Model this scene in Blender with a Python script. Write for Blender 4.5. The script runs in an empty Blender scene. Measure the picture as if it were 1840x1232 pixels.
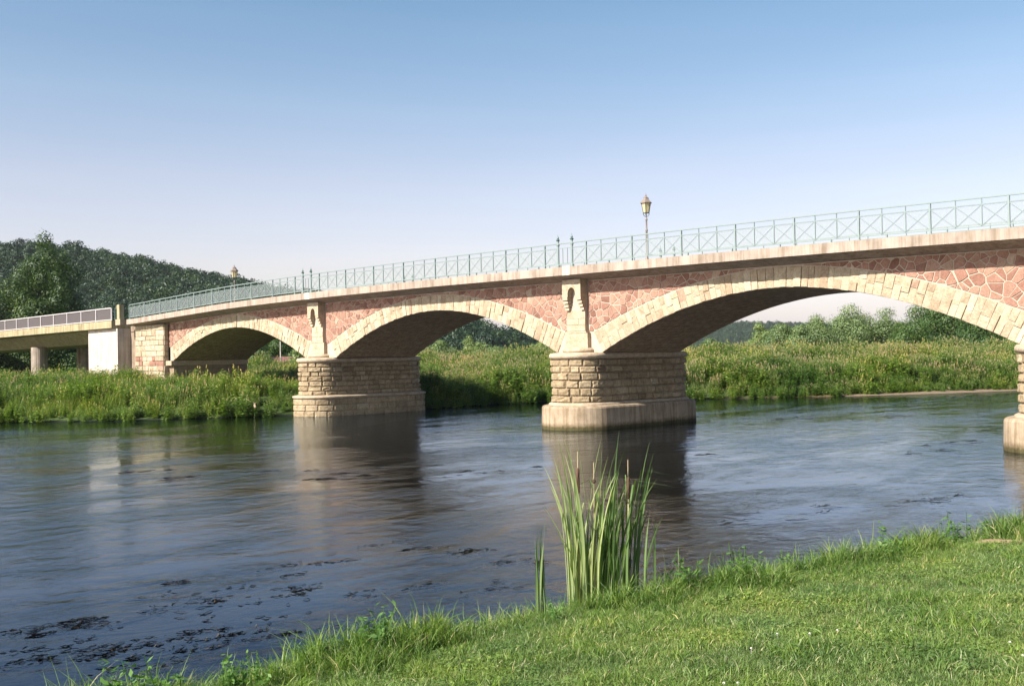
import bpy, math, random
import numpy as np
from mathutils import Vector, Matrix
random.seed(11); rng = np.random.default_rng(7)
S = bpy.context.scene
COL = S.collection
pi = math.pi

# ------------------------------------------------------------------ camera
# World frame: X runs along the bridge, Y into the upstream side, Z up, water level 0.
CAM = Vector((0.0, -35.2465, 3.2))
yaw, pitch, roll = -0.7814, 0.0136, -0.0166
F_PX = 1873.8
fw = Vector((math.sin(yaw)*math.cos(pitch), math.cos(yaw)*math.cos(pitch), math.sin(pitch)))
r0 = Vector((math.cos(yaw), -math.sin(yaw), 0)); u0 = r0.cross(fw)
rt = r0*math.cos(roll) + u0*math.sin(roll); up = -r0*math.sin(roll) + u0*math.cos(roll)
cd = bpy.data.cameras.new('camera'); cam = bpy.data.objects.new('camera', cd); COL.objects.link(cam)
cam.matrix_world = Matrix(((rt.x, up.x, -fw.x, CAM.x), (rt.y, up.y, -fw.y, CAM.y), (rt.z, up.z, -fw.z, CAM.z), (0, 0, 0, 1)))
cd.sensor_width = 36; cd.lens = 36*F_PX/1840; cd.clip_start = .1; cd.clip_end = 12000
S.camera = cam
# ------------------------------------------------------------------ world, sun, exposure
SUN_EL, SUN_OFF = math.radians(38.5), math.radians(8)
w = bpy.data.worlds.new('World'); S.world = w; w.use_nodes = True
nt = w.node_tree; nt.nodes.clear()
sky = nt.nodes.new('ShaderNodeTexSky'); sky.sky_type = 'NISHITA'; sky.sun_disc = False
sky.sun_elevation = SUN_EL; sky.sun_rotation = math.radians(188)
sky.altitude = 150; sky.air_density = 1.0; sky.dust_density = 2.2; sky.ozone_density = 3.0
bg = nt.nodes.new('ShaderNodeBackground'); bg.inputs[1].default_value = .078
# summer haze whitens the horizon evenly; unseen upper sky darkened to cut fill light
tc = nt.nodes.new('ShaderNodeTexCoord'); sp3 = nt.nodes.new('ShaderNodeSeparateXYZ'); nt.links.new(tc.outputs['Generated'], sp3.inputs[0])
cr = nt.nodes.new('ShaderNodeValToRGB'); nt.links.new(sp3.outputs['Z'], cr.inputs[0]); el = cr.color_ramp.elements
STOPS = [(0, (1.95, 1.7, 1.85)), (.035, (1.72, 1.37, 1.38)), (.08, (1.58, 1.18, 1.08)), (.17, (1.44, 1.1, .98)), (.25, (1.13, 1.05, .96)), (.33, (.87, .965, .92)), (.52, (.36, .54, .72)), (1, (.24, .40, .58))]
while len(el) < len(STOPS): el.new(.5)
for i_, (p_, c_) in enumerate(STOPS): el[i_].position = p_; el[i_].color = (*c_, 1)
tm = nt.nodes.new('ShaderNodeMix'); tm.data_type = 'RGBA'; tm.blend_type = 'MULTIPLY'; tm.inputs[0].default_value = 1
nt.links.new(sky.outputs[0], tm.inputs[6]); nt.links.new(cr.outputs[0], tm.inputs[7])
wo = nt.nodes.new('ShaderNodeOutputWorld')
mp_ = nt.nodes.new('ShaderNodeMapping'); mp_.inputs['Scale'].default_value = (1.6, 1.6, 16); mp_.inputs['Rotation'].default_value = (.05, .03, 0); nt.links.new(tc.outputs['Generated'], mp_.inputs[0])
ns_ = nt.nodes.new('ShaderNodeTexNoise'); ns_.inputs['Scale'].default_value = 1.7; ns_.inputs['Detail'].default_value = 6; nt.links.new(mp_.outputs[0], ns_.inputs['Vector'])
rr_ = nt.nodes.new('ShaderNodeValToRGB'); nt.links.new(ns_.outputs['Fac'], rr_.inputs[0]); rr_.color_ramp.elements[0].position = .42; rr_.color_ramp.elements[0].color = (1, 1, 1, 1); rr_.color_ramp.elements[1].position = .75; rr_.color_ramp.elements[1].color = (1.05, 1.035, 1.02, 1)
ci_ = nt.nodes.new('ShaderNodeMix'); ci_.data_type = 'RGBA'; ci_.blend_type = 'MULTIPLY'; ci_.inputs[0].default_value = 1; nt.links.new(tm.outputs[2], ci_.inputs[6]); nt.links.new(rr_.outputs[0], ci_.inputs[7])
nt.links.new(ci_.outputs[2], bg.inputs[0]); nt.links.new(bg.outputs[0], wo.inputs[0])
sd = bpy.data.lights.new('sun', 'SUN'); sd.energy = 4.7; sd.angle = math.radians(.5); sd.color = (1, .93, .86)
sun = bpy.data.objects.new('sun', sd); COL.objects.link(sun)
tosun = Vector((-math.sin(SUN_OFF)*math.cos(SUN_EL), -math.cos(SUN_OFF)*math.cos(SUN_EL), math.sin(SUN_EL)))
sun.rotation_euler = tosun.to_track_quat('Z', 'Y').to_euler(); sun.location = (-30, -60, 60)
vs = S.view_settings; vs.view_transform = 'Standard'; vs.look = 'None'; vs.gamma = 1; vs.use_curve_mapping = False
vs.exposure = 1.28
S.cycles.max_bounces = 8; S.cycles.transparent_max_bounces = 12
S.cycles.sample_clamp_indirect = 6

def visible_px(P):
    d = Vector(P)-CAM; z = d.dot(fw)
    if z < .5: return None
    return 920+F_PX*d.dot(rt)/z, 616-F_PX*d.dot(up)/z, z

# ------------------------------------------------------------------ materials
def nodes(name):
    m = bpy.data.materials.new(name); m.use_nodes = True; t = m.node_tree
    return m, t, t.nodes['Principled BSDF'], t.nodes['Material Output']
def N(t, kind, **kw):
    n = t.nodes.new(kind)
    for k, v in kw.items():
        if k in n.inputs: n.inputs[k].default_value = v
        else: setattr(n, k, v)
    return n
def ramp(t, fac, stops):
    r = t.nodes.new('ShaderNodeValToRGB'); e = r.color_ramp.elements
    while len(e) < len(stops): e.new(.5)
    for i, (p, c) in enumerate(stops): e[i].position = p; e[i].color = (*c, 1)
    t.links.new(fac, r.inputs[0]); return r.outputs[0]
def noise(t, scale, detail=4, rough=.6, vec=None, dist=0):
    n = N(t, 'ShaderNodeTexNoise', Scale=scale, Detail=detail, Roughness=rough, Distortion=dist)
    if vec is None:
        g = t.nodes.new('ShaderNodeNewGeometry'); vec = g.outputs['Position']
    t.links.new(vec, n.inputs['Vector']); return n.outputs['Fac']
def mapped(t, scale, rot=(0, 0, 0)):
    g = t.nodes.new('ShaderNodeNewGeometry'); mp = t.nodes.new('ShaderNodeMapping')
    mp.inputs['Scale'].default_value = scale; mp.inputs['Rotation'].default_value = rot
    t.links.new(g.outputs['Position'], mp.inputs['Vector']); return mp.outputs[0]
def mix(t, a, b, fac, mode='MIX'):
    n = N(t, 'ShaderNodeMix', data_type='RGBA', blend_type=mode)
    for sock, v in ((n.inputs[0], fac), (n.inputs[6], a), (n.inputs[7], b)):
        if hasattr(v, 'is_output') or isinstance(v, bpy.types.NodeSocket): t.links.new(v, sock)
        else: sock.default_value = v if not isinstance(v, tuple) else (*v, 1)
    return n.outputs[2]
def bump(t, h, dist, strength=1.0):
    b = N(t, 'ShaderNodeBump', Distance=dist, Strength=strength); t.links.new(h, b.inputs['Height']); return b.outputs[0]
def attr(t, name='tint'):
    a = N(t, 'ShaderNodeAttribute', attribute_name=name); return a.outputs['Fac']

def stone_mat(name, stops, grime=.5, bscale=14, bd=.03, rough=.9):
    m, t, b, o = nodes(name)
    base = ramp(t, attr(t), stops)
    n1 = noise(t, 3.2, 6); n2 = noise(t, bscale, 8, .7)
    c = mix(t, base, ramp(t, n2, [(.3, (.55, .5, .45)), (.7, (1.15, 1.12, 1.05))]), .8, 'MULTIPLY')
    c = mix(t, c, ramp(t, n1, [(.35, (.6, .56, .5)), (.6, (1, 1, 1))]), grime, 'MULTIPLY')
    t.links.new(c, b.inputs['Base Color']); b.inputs['Roughness'].default_value = rough
    b.inputs['Specular IOR Level'].default_value = .25
    t.links.new(bump(t, n2, bd), b.inputs['Normal'])
    return m
MAT = {}
MAT['voussoir'] = stone_mat('yellow_sandstone', [(0, (.38, .25, .19)), (.12, (.37, .29, .2)), (.5, (.44, .365, .26)), (.8, (.49, .42, .305)), (1, (.5, .44, .34))], .5)
MAT['rubble'] = stone_mat('red_sandstone', [(0, (.22, .115, .085)), (.35, (.32, .175, .13)), (.65, (.38, .235, .175)), (.85, (.42, .3, .22)), (1, (.5, .41, .31))], .45, 22, .03)
MAT['ashlar'] = stone_mat('weathered_ashlar', [(0, (.23, .175, .11)), (.4, (.335, .265, .165)), (.8, (.42, .34, .22)), (1, (.46, .39, .265))], .7, 12, .05)
MAT['trim'] = stone_mat('smooth_sandstone', [(0, (.34, .27, .19)), (1, (.56, .47, .35))], .6)
MAT['mortar'] = stone_mat('pale_mortar', [(0, (.44, .375, .305)), (1, (.5, .43, .35))], .3, 30, .01)
MAT['darkmortar'] = stone_mat('old_mortar', [(0, (.26, .2, .14)), (1, (.36, .29, .21))], .6, 30, .01)
def tide(t, c):
    g = t.nodes.new('ShaderNodeNewGeometry'); s3 = t.nodes.new('ShaderNodeSeparateXYZ'); t.links.new(g.outputs['Position'], s3.inputs[0])
    ad = N(t, 'ShaderNodeMath', operation='MULTIPLY_ADD'); t.links.new(noise(t, 6, 4), ad.inputs[0]); ad.inputs[1].default_value = -.22; t.links.new(s3.outputs['Z'], ad.inputs[2])
    return mix(t, c, ramp(t, ad.outputs[0], [(0, (.22, .24, .14)), (.06, (.5, .48, .4)), (.22, (1, 1, 1))]), 1, 'MULTIPLY')
def concrete(name, col, board=True, stain=.6):
    m, t, b, o = nodes(name)
    n1 = noise(t, 1.3, 8, .65); n2 = noise(t, 26, 6, .7)
    streak = noise(t, 1, 5, .6, mapped(t, (5, 5, .35)))
    c = mix(t, col, ramp(t, n1, [(.3, (.62, .57, .5)), (.65, (1.08, 1.05, 1))]), stain, 'MULTIPLY')
    c = mix(t, c, ramp(t, streak, [(.35, (.6, .54, .46)), (.55, (1, 1, 1))]), stain, 'MULTIPLY')
    c = mix(t, c, ramp(t, n2, [(.3, (.75, .74, .72)), (.7, (1.08, 1.08, 1.08))]), .6, 'MULTIPLY')
    if name.startswith('plinth'): c = tide(t, c)
    t.links.new(c, b.inputs['Base Color']); b.inputs['Roughness'].default_value = .9
    b.inputs['Specular IOR Level'].default_value = .25
    if board:
        wv = N(t, 'ShaderNodeTexWave', Scale=2.6, Distortion=.3); wv.bands_direction = 'X'
        t.links.new(mapped(t, (1, 1, 1)), wv.inputs['Vector'])
        h = N(t, 'ShaderNodeMath', operation='ADD'); t.links.new(wv.outputs['Fac'], h.inputs[0]); t.links.new(n2, h.inputs[1])
        t.links.new(bump(t, h.outputs[0], .008), b.inputs['Normal'])
    else: t.links.new(bump(t, n2, .006), b.inputs['Normal'])
    return m
MAT['concrete'] = concrete('fascia_concrete', (.37, .315, .265), True, .8)
MAT['newconcrete'] = concrete('light_concrete', (.53, .48, .43), False, .55)
MAT['columnconcrete'] = concrete('stained_column_concrete', (.33, .29, .25), False, .9)
MAT['plinthconcrete'] = concrete('plinth_concrete', (.37, .30, .215), False, .9)
MAT['oldconcrete'] = concrete('mossy_concrete', (.36, .32, .2), False, .8)
MAT['brownconcrete'] = concrete('rough_brown_concrete', (.3, .24, .18), True, .8)
# soffit: rows of rough stone
m, t, b, o = nodes('soffit_stone')
br = N(t, 'ShaderNodeTexBrick', Scale=1.0, **{'Mortar Size': .012, 'Brick Width': .6, 'Row Height': .17})
g = t.nodes.new('ShaderNodeUVMap'); t.links.new(g.outputs[0], br.inputs['Vector'])
br.inputs['Color1'].default_value = (.44, .32, .2, 1); br.inputs['Color2'].default_value = (.55, .42, .27, 1); br.inputs['Mortar'].default_value = (.2, .16, .11, 1)
c = mix(t, br.outputs['Color'], ramp(t, noise(t, 4, 8, .7), [(.3, (.35, .3, .24)), (.7, (1.1, 1.05, 1))]), .9, 'MULTIPLY')
t.links.new(c, b.inputs['Base Color']); b.inputs['Roughness'].default_value = .95
hh = N(t, 'ShaderNodeMath', operation='ADD'); t.links.new(br.outputs['Fac'], hh.inputs[0]); t.links.new(noise(t, 16, 6), hh.inputs[1])
t.links.new(bump(t, hh.outputs[0], -.03), b.inputs['Normal']); MAT['soffit'] = m

def metal(name, col, rough=.45, mottle=.3):
    m, t, b, o = nodes(name)
    c = mix(t, col, ramp(t, noise(t, 9, 5), [(.3, (.7, .68, .64)), (.7, (1.1, 1.1, 1.1))]), mottle, 'MULTIPLY')
    t.links.new(c, b.inputs['Base Color']); b.inputs['Roughness'].default_value = rough
    return m
MAT['green'] = metal('verdigris_paint', (.19, .24, .225))
MAT['darkgreen'] = metal('dark_green_paint', (.05, .12, .09))
MAT['white'] = metal('dull_white_paint', (.46, .42, .41), .5)
MAT['lampmetal'] = metal('dark_lamp_metal', (.055, .055, .05), .4)
MAT['lamppink'] = metal('weathered_lamp_pole', (.2, .16, .13), .5)
def mesh_mat(name, col, cover):
    m, t, b, o = nodes(name)
    b.inputs['Base Color'].default_value = (*col, 1); b.inputs['Roughness'].default_value = .5
    tr = t.nodes.new('ShaderNodeBsdfTransparent'); mx = t.nodes.new('ShaderNodeMixShader')
    mx.inputs[0].default_value = cover
    t.links.new(tr.outputs[0], mx.inputs[1]); t.links.new(b.outputs[0], mx.inputs[2]); t.links.new(mx.outputs[0], o.inputs[0])
    return m
MAT['mesh'] = mesh_mat('fine_wire_mesh', (.25, .28, .27), .25)
MAT['brownmesh'] = mesh_mat('brown_wire_mesh', (.085, .07, .068), .9)
m, t, b, o = nodes('lamp_glass'); b.inputs['Base Color'].default_value = (.78, .68, .42, 1); b.inputs['Roughness'].default_value = .25
tl = N(t, 'ShaderNodeBsdfTranslucent'); tl.inputs[0].default_value = (.85, .78, .5, 1); mx = t.nodes.new('ShaderNodeMixShader'); mx.inputs[0].default_value = .5
t.links.new(b.outputs[0], mx.inputs[1]); t.links.new(tl.outputs[0], mx.inputs[2]); t.links.new(mx.outputs[0], o.inputs[0]); MAT['glass'] = m
MAT['asphalt'] = stone_mat('asphalt', [(0, (.05, .05, .05)), (1, (.06, .06, .06))], .3, 40, .005)
MAT['rock'] = stone_mat('river_stone', [(0, (.2, .17, .13)), (1, (.42, .38, .32))], .4)
MAT['wood'] = stone_mat('bleached_wood', [(0, (.35, .27, .18)), (1, (.5, .42, .3))], .4)
MAT['bark'] = stone_mat('bark', [(0, (.08, .06, .045)), (1, (.13, .1, .075))], .6)
MAT['roof'] = stone_mat('red_brown_roof', [(0, (.2, .09, .09)), (1, (.24, .12, .11))], .3)

def leaf_mat(name, stops, trans=.35, macro=.5, mscale=.25, rough=.5, inst=.35):
    m, t, b, o = nodes(name)
    c = ramp(t, attr(t), stops)
    c = mix(t, c, ramp(t, noise(t, mscale, 4), [(.34, (.5, .64, .52)), (.48, (1, 1, 1)), (.66, (1.38, 1.22, .85))]), macro, 'MULTIPLY')
    oi = t.nodes.new('ShaderNodeObjectInfo')
    c = mix(t, c, ramp(t, oi.outputs['Random'], [(0, (.5, .58, .52)), (.5, (1, 1, 1)), (1, (1.55, 1.35, .9))]), inst, 'MULTIPLY')
    t.links.new(c, b.inputs['Base Color']); b.inputs['Roughness'].default_value = rough; b.inputs['Specular IOR Level'].default_value = .35
    tl = t.nodes.new('ShaderNodeBsdfTranslucent'); t.links.new(mix(t, c, (1.1, 1.25, .5), 1, 'MULTIPLY'), tl.inputs[0])
    mx = t.nodes.new('ShaderNodeMixShader'); mx.inputs[0].default_value = trans
    t.links.new(b.outputs[0], mx.inputs[1]); t.links.new(tl.outputs[0], mx.inputs[2]); t.links.new(mx.outputs[0], o.inputs[0])
    return m
MAT['lawn'] = leaf_mat('lawn_grass', [(0, (.075, .12, .03)), (.5, (.135, .225, .055)), (.85, (.22, .3, .1)), (1, (.46, .43, .25))], .35, .8, .9)
MAT['longgrass'] = leaf_mat('bank_grass', [(0, (.06, .12, .02)), (.6, (.15, .25, .045)), (.9, (.25, .33, .1)), (1, (.48, .42, .25))], .4, .5, 1.1)
MAT['cattail'] = leaf_mat('cattail_leaf', [(0, (.05, .1, .03)), (.5, (.15, .235, .075)), (1, (.38, .43, .2))], .35, .2, 2, inst=.25)
MAT['weed'] = leaf_mat('bank_weeds', [(0, (.04, .085, .016)), (.5, (.1, .18, .03)), (.85, (.18, .26, .05)), (1, (.3, .28, .12))], .35, .85, .16)
MAT['weed2'] = leaf_mat('meadow_weeds', [(0, (.05, .1, .018)), (.5, (.115, .195, .032)), (.85, (.2, .26, .06)), (1, (.34, .31, .16))], .35, 1.0, .16)
MAT['seed'] = leaf_mat('dry_seedheads', [(0, (.13, .16, .05)), (.6, (.26, .24, .1)), (1, (.46, .34, .23))], .3, .4, .12)
MAT['willow'] = leaf_mat('willow_leaves', [(0, (.06, .11, .04)), (.5, (.15, .215, .075)), (1, (.26, .32, .13))], .3, .4, .15)
MAT['darktree'] = leaf_mat('dark_tree_leaves', [(0, (.025, .06, .016)), (.5, (.055, .11, .028)), (1, (.11, .16, .035))], .3, .5, .12)
MAT['broadleaf'] = leaf_mat('broadleaf_leaves', [(0, (.02, .05, .011)), (.5, (.042, .085, .017)), (1, (.1, .135, .028))], .3, .6, .12)
MAT['forest'] = leaf_mat('forest_leaves', [(0, (.009, .028, .014)), (.5, (.018, .045, .022)), (1, (.042, .078, .032))], .2, .5, .03, inst=1.0)
MAT['nettle'] = leaf_mat('nettle_leaves', [(0, (.06, .14, .03)), (1, (.15, .27, .06))], .4, .1)
MAT['flower'] = metal('white_petals', (.5, .49, .42), .7)
MAT['brownhead'] = metal('brown_seed_head', (.09, .045, .025), .9)
MAT['reedtan'] = metal('dry_stalk', (.45, .36, .2), .8)
MAT['wweed'] = stone_mat('dark_water_weed', [(0, (.016, .012, .006)), (.7, (.045, .032, .015)), (1, (.13, .09, .04))], .3, 30, .004, .45)

# ------------------------------------------------------------------ mesh collector
class MB:
    def __init__(s): s.v = []; s.f = []; s.t = []; s.uv = None
    def add(s, vs_, fs, tint=.5):
        o = len(s.v); s.v += [tuple(map(float, q)) for q in vs_]; s.f += [tuple(i+o for i in f) for f in fs]
        s.t += list(tint) if hasattr(tint, '__len__') else [tint]*len(vs_)
    def box(s, a, b, tint=.5):
        x0, y0, z0 = a; x1, y1, z1 = b
        s.add([(x0,y0,z0),(x1,y0,z0),(x1,y1,z0),(x0,y1,z0),(x0,y0,z1),(x1,y0,z1),(x1,y1,z1),(x0,y1,z1)],
              [(3,2,1,0),(4,5,6,7),(0,1,5,4),(1,2,6,5),(2,3,7,6),(3,0,4,7)], tint)
    def bar(s, p, q, w_, h=None, tint=.5):     # rectangular bar between two points
        h = h or w_; p, q = Vector(p), Vector(q); d = (q-p).normalized()
        a = Vector((0, 0, 1)) if abs(d.z) < .9 else Vector((1, 0, 0))
        x = d.cross(a).normalized(); y = x.cross(d)
        c = [x*w_/2+y*h/2, -x*w_/2+y*h/2, -x*w_/2-y*h/2, x*w_/2-y*h/2]
        s.add([p+k for k in c]+[q+k for k in c], [(0,1,2,3),(7,6,5,4),(0,4,5,1),(1,5,6,2),(2,6,7,3),(3,7,4,0)], tint)
    def lathe(s, prof, c=(0, 0, 0), n=12, tint=.5, ph=0):
        vs_ = []; k = len(prof)
        for i in range(n):
            a = 2*pi*i/n+ph
            for r, z in prof: vs_.append((c[0]+r*math.cos(a), c[1]+r*math.sin(a), c[2]+z))
        fs = [(i*k+j, ((i+1)%n)*k+j, ((i+1)%n)*k+j+1, i*k+j+1) for i in range(n) for j in range(k-1)]
        fs += [tuple(i*k for i in range(n))[::-1], tuple(i*k+k-1 for i in range(n))]
        s.add(vs_, fs, tint)
    def mesh(s, name, smooth=False):
        me = bpy.data.meshes.new(name); me.from_pydata(s.v, [], s.f)
        a = me.attributes.new('tint', 'FLOAT', 'POINT'); a.data.foreach_set('value', np.array(s.t, dtype=np.float32))
        if smooth: me.shade_smooth()
        me.update(); return me
    def build(s, name, mat, parent=None, smooth=False, kind=None, label=None, cat=None, group=None):
        me = s.mesh(name, smooth); me.materials.append(MAT[mat] if isinstance(mat, str) else mat)
        o = bpy.data.objects.new(name, me); COL.objects.link(o)
        if parent is not None: o.parent = parent
        tag(o, label, cat, group, kind); return o
def tag(o, label=None, cat=None, group=None, kind=None):
    for k, v in (('label', label), ('category', cat), ('group', group), ('kind', kind)):
        if v: o[k] = v
    return o
def empty(name, loc=(0, 0, 0), label=None, cat=None, group=None):
    o = bpy.data.objects.new(name, None); COL.objects.link(o); o.location = loc; o.empty_display_size = .3
    return tag(o, label, cat, group)
def np_mesh(name, V, F, T):      # V (n,3), F (m,4) numpy, T (n,)
    me = bpy.data.meshes.new(name); n, m_ = len(V), len(F); k = F.shape[1]
    me.vertices.add(n); me.vertices.foreach_set('co', V.astype(np.float32).ravel())
    me.loops.add(m_*k); me.loops.foreach_set('vertex_index', F.astype(np.int32).ravel())
    me.polygons.add(m_); me.polygons.foreach_set('loop_start', np.arange(0, m_*k, k, dtype=np.int32))
    a = me.attributes.new('tint', 'FLOAT', 'POINT'); a.data.foreach_set('value', T.astype(np.float32))
    me.update(calc_edges=True); me.validate(); return me

# ------------------------------------------------------------------ terrain
NEAR = np.array([(-160,-260),(-70,-150),(-30,-85),(-16,-58),(-11.6,-42),(-10.2,-32),(-9.9,-28.6),(-9.55,-26),(-8.9,-24),(-8.5,-21.5),(-7.9,-19),(-7.2,-16.8),(-6.4,-14),(-5.2,-8),(-3.4,0),(0,12),(8,30),(25,60),(60,100),(140,160),(400,300)], float)
FAR = np.array([(-260,-190),(-150,-96),(-95,-45),(-72,-24),(-61.3,-14.1),(-57.7,-10.9),(-55.2,-7.3),(-53.6,-4),(-51.6,-.8),(-49.9,8),(-50.5,14.5),(-49,19.8),(-42.5,26.2),(-36.4,34.2),(-33.6,41.8),(-30,49),(-24,60),(-10,80),(20,110),(90,160),(300,330)], float)
for _i in range(len(NEAR)):
    if -60 < NEAR[_i, 1] < 5: NEAR[_i] += np.array([.97, -.24])*1.45*min(1, (5-NEAR[_i, 1])/12)
def poly_d(P, L):      # signed distance to polyline: + on the right-hand side of its direction
    best = np.full(len(P), 1e9); sg = np.zeros(len(P)); tt = np.zeros(len(P))
    for i in range(len(L)-1):
        a, b = L[i], L[i+1]; ab = b-a; l2 = ab@ab
        t_ = np.clip(((P-a)@ab)/l2, 0, 1); q = a+t_[:, None]*ab; d = np.hypot(*(P-q).T)
        cr = ab[0]*(P[:, 1]-a[1])-ab[1]*(P[:, 0]-a[0])
        k = d < best; best[k] = d[k]; sg[k] = np.sign(-cr[k]); tt[k] = i+t_[k]
    return best*sg, tt
def sst(x): x = np.clip(x, 0, 1); return x*x*(3-2*x)
def wav(P, f, s):      # cheap smooth noise
    x, y = P[:, 0]*f, P[:, 1]*f
    return (np.sin(x*1.3+s)+np.sin(y*1.7+s*2.1)+np.sin((x+y)*.9+s*.7)+np.sin((x*.6-y*1.1)*2.1+s))/4
R1 = np.array([(-1100,-150,60),(-900,-80,75),(-723,-22,77),(-577,67,66),(-473,129,51),(-444,143,49),(-427,153,46),(-411,162,42),(-387,172,35.5),(-354,177,28),(-318,184.5,22),(-275,184,16),(-247,184,8.0),(-229,182,2.0),(-221,181,.3)], float)
R1[:, 2] = np.maximum(R1[:, 2]-2.0, .5)
R2 = np.array([(-876,927,8),(-864,1080,22),(-845,1168,32),(-817,1266,41),(-726,1357,34),(-692,1390,28),(-647,1436,35),(-533,1548,48),(-350,1870,64),(100,2300,70),(900,2700,70)], float)
R3 = np.array([(-4200,600,90),(-3300,1200,80),(-2500,1500,60),(-2218,1849,50),(-2118,2089,41),(-2022,2185,39),(-1908,2297,49),(-1680,2523,40),(-1000,3100,60),(0,3900,80),(2000,4500,90)], float)
def ridge(P, R, wid):
    d, t_ = poly_d(P, R[:, :2]); wid = np.where((t_ > 9) & (R is R1), wid-70*np.clip((t_-9)/5, 0, 1), wid); i = np.clip(t_.astype(int), 0, len(R)-2); fr = t_-i
    z = R[i, 2]*(1-fr)+R[i+1, 2]*fr
    edge = (t_ <= 0) | (t_ >= len(R)-1)
    return z*(1-sst(np.abs(d)/wid))
def terrain(P):
    dn, _ = poly_d(P, NEAR); df, _ = poly_d(P, FAR); df = -df     # + = on land for both
    z = np.empty(len(P))
    land_n = dn > 0; land_f = df > 0
    water = ~(land_n | land_f)
    a = -dn[water]; b = -df[water]
    z[water] = -np.minimum(np.minimum(.03+.075*a, .03+.35*b), 1.3)
    d = dn[land_n]; z[land_n] = .36*sst(d/.6)+.085*np.clip(d-.3, 0, 14)+.03*wav(P[land_n], 1.1, 2)*np.clip(d, 0, 1)
    z[land_n] -= .9*sst((d-12)/30)*0
    q = P[land_f]; d = df[land_f]
    inl = 1.05*sst(d/3.5)+.35*sst((d-3)/9)
    inl += .95*sst((q[:, 1]-8)/30)*sst(d/18)
    inl += .12*wav(q, .25, 1)*sst(d/4)
    inl += ridge(q, R1, 135)+ridge(q, R2, 330)+ridge(q, R3, 700)
    z[land_f] = inl
    return z
def axis(segs):
    out = [segs[0][0]]
    for a, b, st in segs:
        n = max(1, int(round((b-a)/st))); out += list(np.linspace(a, b, n+1)[1:])
    return np.array(out)
def geo(a, b, s0, g):      # growing steps from a to b
    out = [a]; st = s0; sg = 1 if b > a else -1
    while abs(out[-1]-a) < abs(b-a): out.append(out[-1]+sg*st); st *= g
    return out
X = np.unique(np.round(np.concatenate([geo(-130, -5200, 2.5, 1.045), axis([(-130, -62, 1.5), (-62, -13, .6), (-13, 6, .22), (6, 30, 1.5)]), geo(30, 3500, 2, 1.12)]), 3))
Y = np.unique(np.round(np.concatenate([geo(-45, -1500, 1, 1.15), axis([(-45, -37, .5), (-37, -9, .22), (-9, 60, .6), (60, 250, 3)]), geo(250, 5500, 4, 1.05)]), 3))
XX, YY = np.meshgrid(X, Y); P = np.stack([XX.ravel(), YY.ravel()], 1)
Z = terrain(P); nx, ny = len(X), len(Y)
idx = np.arange(nx*ny).reshape(ny, nx)
Fq = np.stack([idx[:-1, :-1].ravel(), idx[:-1, 1:].ravel(), idx[1:, 1:].ravel(), idx[1:, :-1].ravel()], 1)
me = np_mesh('ground', np.column_stack([P, Z]), Fq, np.zeros(len(P))); me.shade_smooth()
m, t, b, o = nodes('ground_soil')
gp = t.nodes.new('ShaderNodeNewGeometry'); sx = t.nodes.new('ShaderNodeSeparateXYZ'); t.links.new(gp.outputs['Position'], sx.inputs[0])
n1 = noise(t, 2.2, 7, .65); n2 = noise(t, 14, 6, .7); n3 = noise(t, .6, 4)
soil = ramp(t, n2, [(.3, (.045, .04, .02)), (.5, (.09, .1, .035)), (.7, (.17, .15, .08))])
far_g = ramp(t, n3, [(.3, (.03, .05, .015)), (.7, (.07, .1, .03))])
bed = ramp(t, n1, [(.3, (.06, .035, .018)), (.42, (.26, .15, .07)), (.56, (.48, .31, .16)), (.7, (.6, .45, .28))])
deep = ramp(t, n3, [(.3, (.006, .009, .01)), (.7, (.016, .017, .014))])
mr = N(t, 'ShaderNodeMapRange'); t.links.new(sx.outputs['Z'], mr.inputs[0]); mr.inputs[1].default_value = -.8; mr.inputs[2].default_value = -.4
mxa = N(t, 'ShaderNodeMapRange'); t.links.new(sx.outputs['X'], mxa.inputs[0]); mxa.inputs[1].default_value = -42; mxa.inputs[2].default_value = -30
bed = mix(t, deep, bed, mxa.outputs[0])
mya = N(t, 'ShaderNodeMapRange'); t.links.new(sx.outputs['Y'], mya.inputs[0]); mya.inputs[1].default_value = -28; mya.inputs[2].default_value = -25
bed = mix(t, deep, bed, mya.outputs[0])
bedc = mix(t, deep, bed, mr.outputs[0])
mx2 = N(t, 'ShaderNodeMapRange'); t.links.new(sx.outputs['X'], mx2.inputs[0]); mx2.inputs[1].default_value = -45; mx2.inputs[2].default_value = -20
land = mix(t, far_g, soil, mx2.outputs[0])
mw = N(t, 'ShaderNodeMapRange'); t.links.new(sx.outputs['Z'], mw.inputs[0]); mw.inputs[1].default_value = 0; mw.inputs[2].default_value = .12
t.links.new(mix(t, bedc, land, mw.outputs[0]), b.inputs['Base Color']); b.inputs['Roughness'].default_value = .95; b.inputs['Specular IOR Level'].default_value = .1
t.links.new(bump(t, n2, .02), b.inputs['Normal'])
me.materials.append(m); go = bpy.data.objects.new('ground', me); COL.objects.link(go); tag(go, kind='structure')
def ground_z(x, y): return float(terrain(np.array([[x, y]]))[0])

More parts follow.
